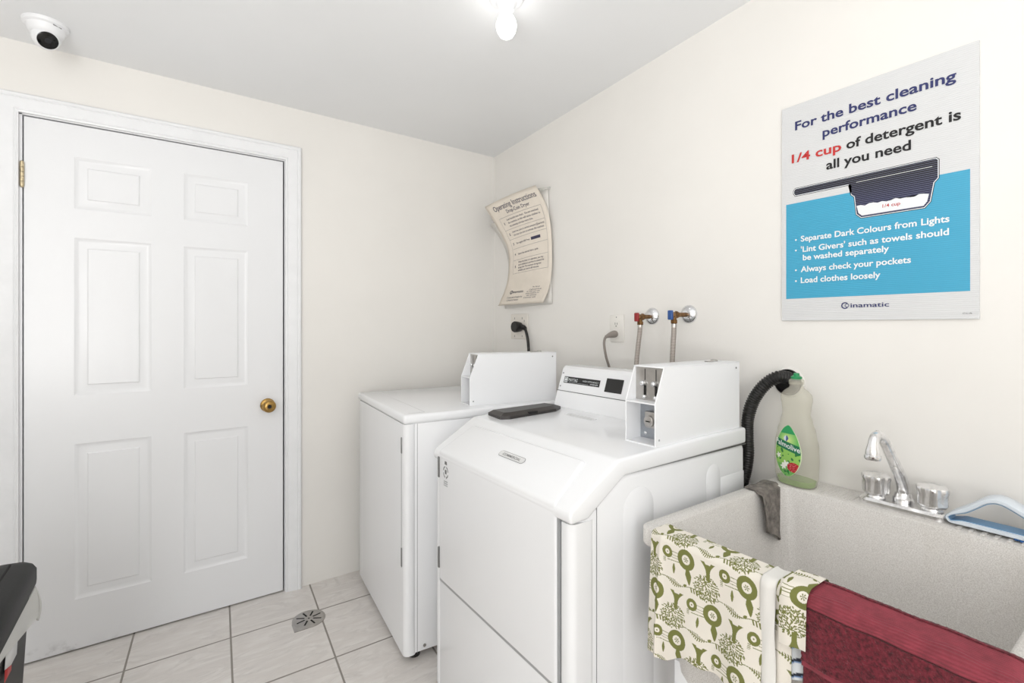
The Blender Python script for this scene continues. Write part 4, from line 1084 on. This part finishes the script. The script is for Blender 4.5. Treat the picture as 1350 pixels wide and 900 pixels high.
def sec(i, spec): return [Vector((x, pc[i].y + nrm[i].y * d * tipk(i), pc[i].z + nrm[i].z * d * tipk(i))) for x, d in spec]
def band(spec):
    loops = [sec(i, spec) for i in range(n)]; loops.append(loops[0]); m_ = MB(); m_.loft(loops, True); bmesh.ops.remove_doubles(m_.bm, verts=m_.bm.verts, dist=1e-6); return m_
xm = (bw0 + bw1) / 2
band([(bw0, 0.002), (bw0 + 0.004, 0.0), (bw1 - 0.004, 0.0), (bw1, 0.002), (bw1, 0.009), (bw1 - 0.003, 0.0110), (bw0 + 0.003, 0.0110), (bw0, 0.009)]).build('handle_loop', M['brushwhite'], br, sharp=50)
band([(bw0 + 0.004, 0.0108), (bw1 - 0.004, 0.0108), (bw1 - 0.004, 0.0125), (bw0 + 0.004, 0.0125)]).build('grip_lining', M['brushblue'], br, sharp=50)['label'] = 'blue lining inside the loop'
mb = MB()
random.seed(3)
for i in range(10):
    for j in range(5):
        y = -2.262 - i * 0.0075; x = -0.100 + j * 0.0105; rx_ = random.uniform(-0.002, 0.002); ry_ = random.uniform(-0.003, 0.003)
        mb.cyl((x, y, 0.789), (x + rx_, y + ry_, TZ + 0.0045), 0.0034, 0.0042, 7)
bo = mb.build('bristles', M['bristle'], br); bo['kind'] = 'stuff'

# ------------------------------------------------------------------ security camera
sc_c = Vector((-1.975, -0.175, 0)); cz0 = ceil_z(sc_c.x, sc_c.y)
sec_t = thing('security_camera', (sc_c.x, sc_c.y, cz0 - 0.10), 'white dome security camera with black lens on the ceiling above door', 'security camera')
mb = MB(); mb.lathe([(0.062, 0.002), (0.0625, -0.006), (0.061, -0.010), (0.053, -0.014), (0.049, -0.030), (0.042, -0.040), (0.036, -0.042), (0.001, -0.042)], (sc_c.x, sc_c.y, cz0), (0, 0, 1), 48); mb.build('base', M['enamel2'], sec_t, sharp=40)
cdir = Vector((0.28, -0.72, -0.62)).normalized(); cc_ = Vector((sc_c.x, sc_c.y, cz0 - 0.046))
mb = MB(); prof = [(0.0005, -0.040)] + [(0.040 * math.sin(a), -0.040 * math.cos(a)) for a in [PI * k / 20 for k in range(1, 15)]] + [(0.0315, 0.0275), (0.0295, 0.0285), (0.0285, 0.0275), (0.001, 0.0272)]
mb.lathe(prof, cc_, cdir, 40, cap0=False); mb.build('eyeball', M['enamel2'], sec_t, sharp=40)
mb = MB(); mb.lathe([(0.028, 0.0272), (0.028, 0.029), (0.026, 0.030), (0.001, 0.0305)], cc_, cdir, 40); ln = mb.build('lens_window', plain('black_gloss', (8, 8, 9), 0.12), sec_t); ln['label'] = 'round black lens window'
mb = MB(); mb.lathe([(0.009, 0.0304), (0.009, 0.0312), (0.001, 0.0315)], cc_, cdir, 24); mb.build('lens', plain('lens_grey', (34, 34, 38), 0.2), ln)
mb = MB(); mb.box(-0.013, 0.013, -0.001, 0.001, -0.002, 0.002); mb.xf(Matrix.Translation((sc_c.x + 0.035, sc_c.y - 0.038, cz0 - 0.0145)) @ Matrix.Rotation(math.radians(45), 4, 'Z')); mb.build('marking', M['greyink'], sec_t)

# ------------------------------------------------------------------ bare bulb in a ceiling lampholder
lx, ly = -0.703, -1.164; lz = ceil_z(lx, ly)
lamp = thing('ceiling_lamp', (lx, ly, lz - 0.15), 'bare lit bulb in a white lampholder on the ceiling', 'ceiling lamp')
mb = MB(); mb.lathe([(0.055, 0.002), (0.055, -0.010), (0.050, -0.014), (0.036, -0.018), (0.028, -0.030), (0.0245, -0.042), (0.022, -0.043), (0.0215, -0.038), (0.001, -0.036)], (lx, ly, lz), (0, 0, 1), 44)
hold = mb.build('lampholder', M['enamel2'], lamp, sharp=40)
for a in (0.6, 0.6 + PI):
    mb = MB(); mb.sphere((lx + 0.044 * math.cos(a), ly + 0.044 * math.sin(a), lz - 0.0155), 0.0038, seg=12); mb.build('screw', M['hingegrey'], hold)
mb = MB(); mb.lathe([(0.0150, -0.035), (0.0150, -0.052), (0.0165, -0.056), (0.024, -0.064), (0.0305, -0.076), (0.0338, -0.090), (0.0335, -0.100), (0.030, -0.114), (0.022, -0.127), (0.010, -0.135), (0.001, -0.137)], (lx, ly, lz), (0, 0, 1), 36)
mb.build('bulb', M['bulb'], lamp, sharp=180)

# ------------------------------------------------------------------ floor drain
fd = thing('floor_drain', (-1.137, -0.300, 0), 'round grey metal floor drain cover set in tiles by door', 'floor drain')
mb = MB(); mb.lathe([(0.066, 0.0), (0.066, 0.003), (0.063, 0.0042), (0.001, 0.0042)], (-1.134, -0.296, 0.0), (0, 0, 1), 48)
mb.prism([(-1.203, -0.300), (-1.204, -0.362), (-1.150, -0.362), (-1.12, -0.33)], 'z', 0.0, 0.0028); mb.build('cover', M['steel'], fd)
mb = MB()
for k in range(8):
    a = k * PI / 4 + 0.25; mb.box(0.018, 0.052, -0.0035, 0.0035, 0.0036, 0.0045, mat=Matrix.Translation((-1.134, -0.296, 0)) @ Matrix.Rotation(a, 4, 'Z'))
mb.cyl((-1.134, -0.296, 0.003), (-1.134, -0.296, 0.0046), 0.004, seg=10); mb.build('slots', M['dark'], fd)

# ------------------------------------------------------------------ trash bin
bx1, by1, bx0, by0 = -1.905, -0.745, -2.225, -1.215
tb = thing('trash_bin', ((bx0 + bx1) / 2, (by0 + by1) / 2, 0), 'black plastic trash bin with white liner, in front of the door', 'trash bin')
def br_(ins, z, r_=0.045): return rrect(bx0 + ins, bx1 - ins, by0 + ins, by1 - ins, r_, z, 6)
mb = MB(); mb.loft([br_(0.040, 0.0, 0.022), br_(0.035, 0.006, 0.022), br_(0.008, 0.585, 0.022), br_(0.016, 0.585, 0.022), br_(0.043, 0.012, 0.022)], True, False, True); mb.build('bin_body', M['binblack'], tb, sharp=50)
mb = MB()
def dome(ins, z, r_=0.045): return rrect(bx0 + ins, bx1 - ins, by0 + ins * 0.6, by1 - ins * 0.6, max(0.015, 0.026 - ins * 0.1), z, 6)
mb.loft([dome(-0.003, 0.590), dome(-0.004, 0.600), dome(-0.004, 0.628), dome(0.002, 0.640), dome(0.012, 0.6475), dome(0.032, 0.653), dome(0.10, 0.658)], True, False, True); mb.build('lid', M['binblack'], tb, sharp=40)
mb = MB(); mb.box(bx1 - 0.0445, bx1 - 0.0405, by0 + 0.03, by1 - 0.035, 0.6490, 0.6555); mb.build('lid_groove', M['dark'], tb)
def linf(u, v):
    lp = br_(-0.002 - 0.010 * math.sin(PI * min(1, v * 0.85)) * (0.7 + 0.3 * math.sin(u * 37)) - 0.002 * math.sin(u * 83) * v, 0.0, 0.03)
    n_ = len(lp); f = (u % 1.0) * n_; i = int(f) % n_; t = f - int(f); a, b_ = lp[i], lp[(i + 1) % n_]
    yy = a[1] + (b_[1] - a[1]) * t
    drop = max(0.022, 0.090 - 0.20 * (-0.75 - yy)) + 0.006 * math.sin(u * 43)
    return (a[0] + (b_[0] - a[0]) * t, yy, 0.583 - drop * v)
mb = MB(); mb.grid(linf, 220, 12); bmesh.ops.remove_doubles(mb.bm, verts=mb.bm.verts, dist=1e-5)
mb.build('liner', M['liner'], tb, sharp=180)['label'] = 'translucent white liner folded over the edge'
mb = MB()
LX = bx1 - 0.0075
mb.polys([(LX, -0.893, 0.526), (LX, -0.905, 0.487), (LX, -0.953, 0.489), (LX, -1.005, 0.507), (LX, -0.991, 0.545)], [(0, 1, 2, 3, 4)], 0)
mb.polys([(LX, -0.953, 0.489), (LX, -1.005, 0.507), (LX, -1.010, 0.482), (LX, -0.955, 0.478)], [(0, 1, 2, 3)], 1)
mb.build('tag', [M['sticker'], M['redink']], tb, solid=0.0006, offset=1)
for o in list(COL.objects):
    if '_org' in o: del o['_org']
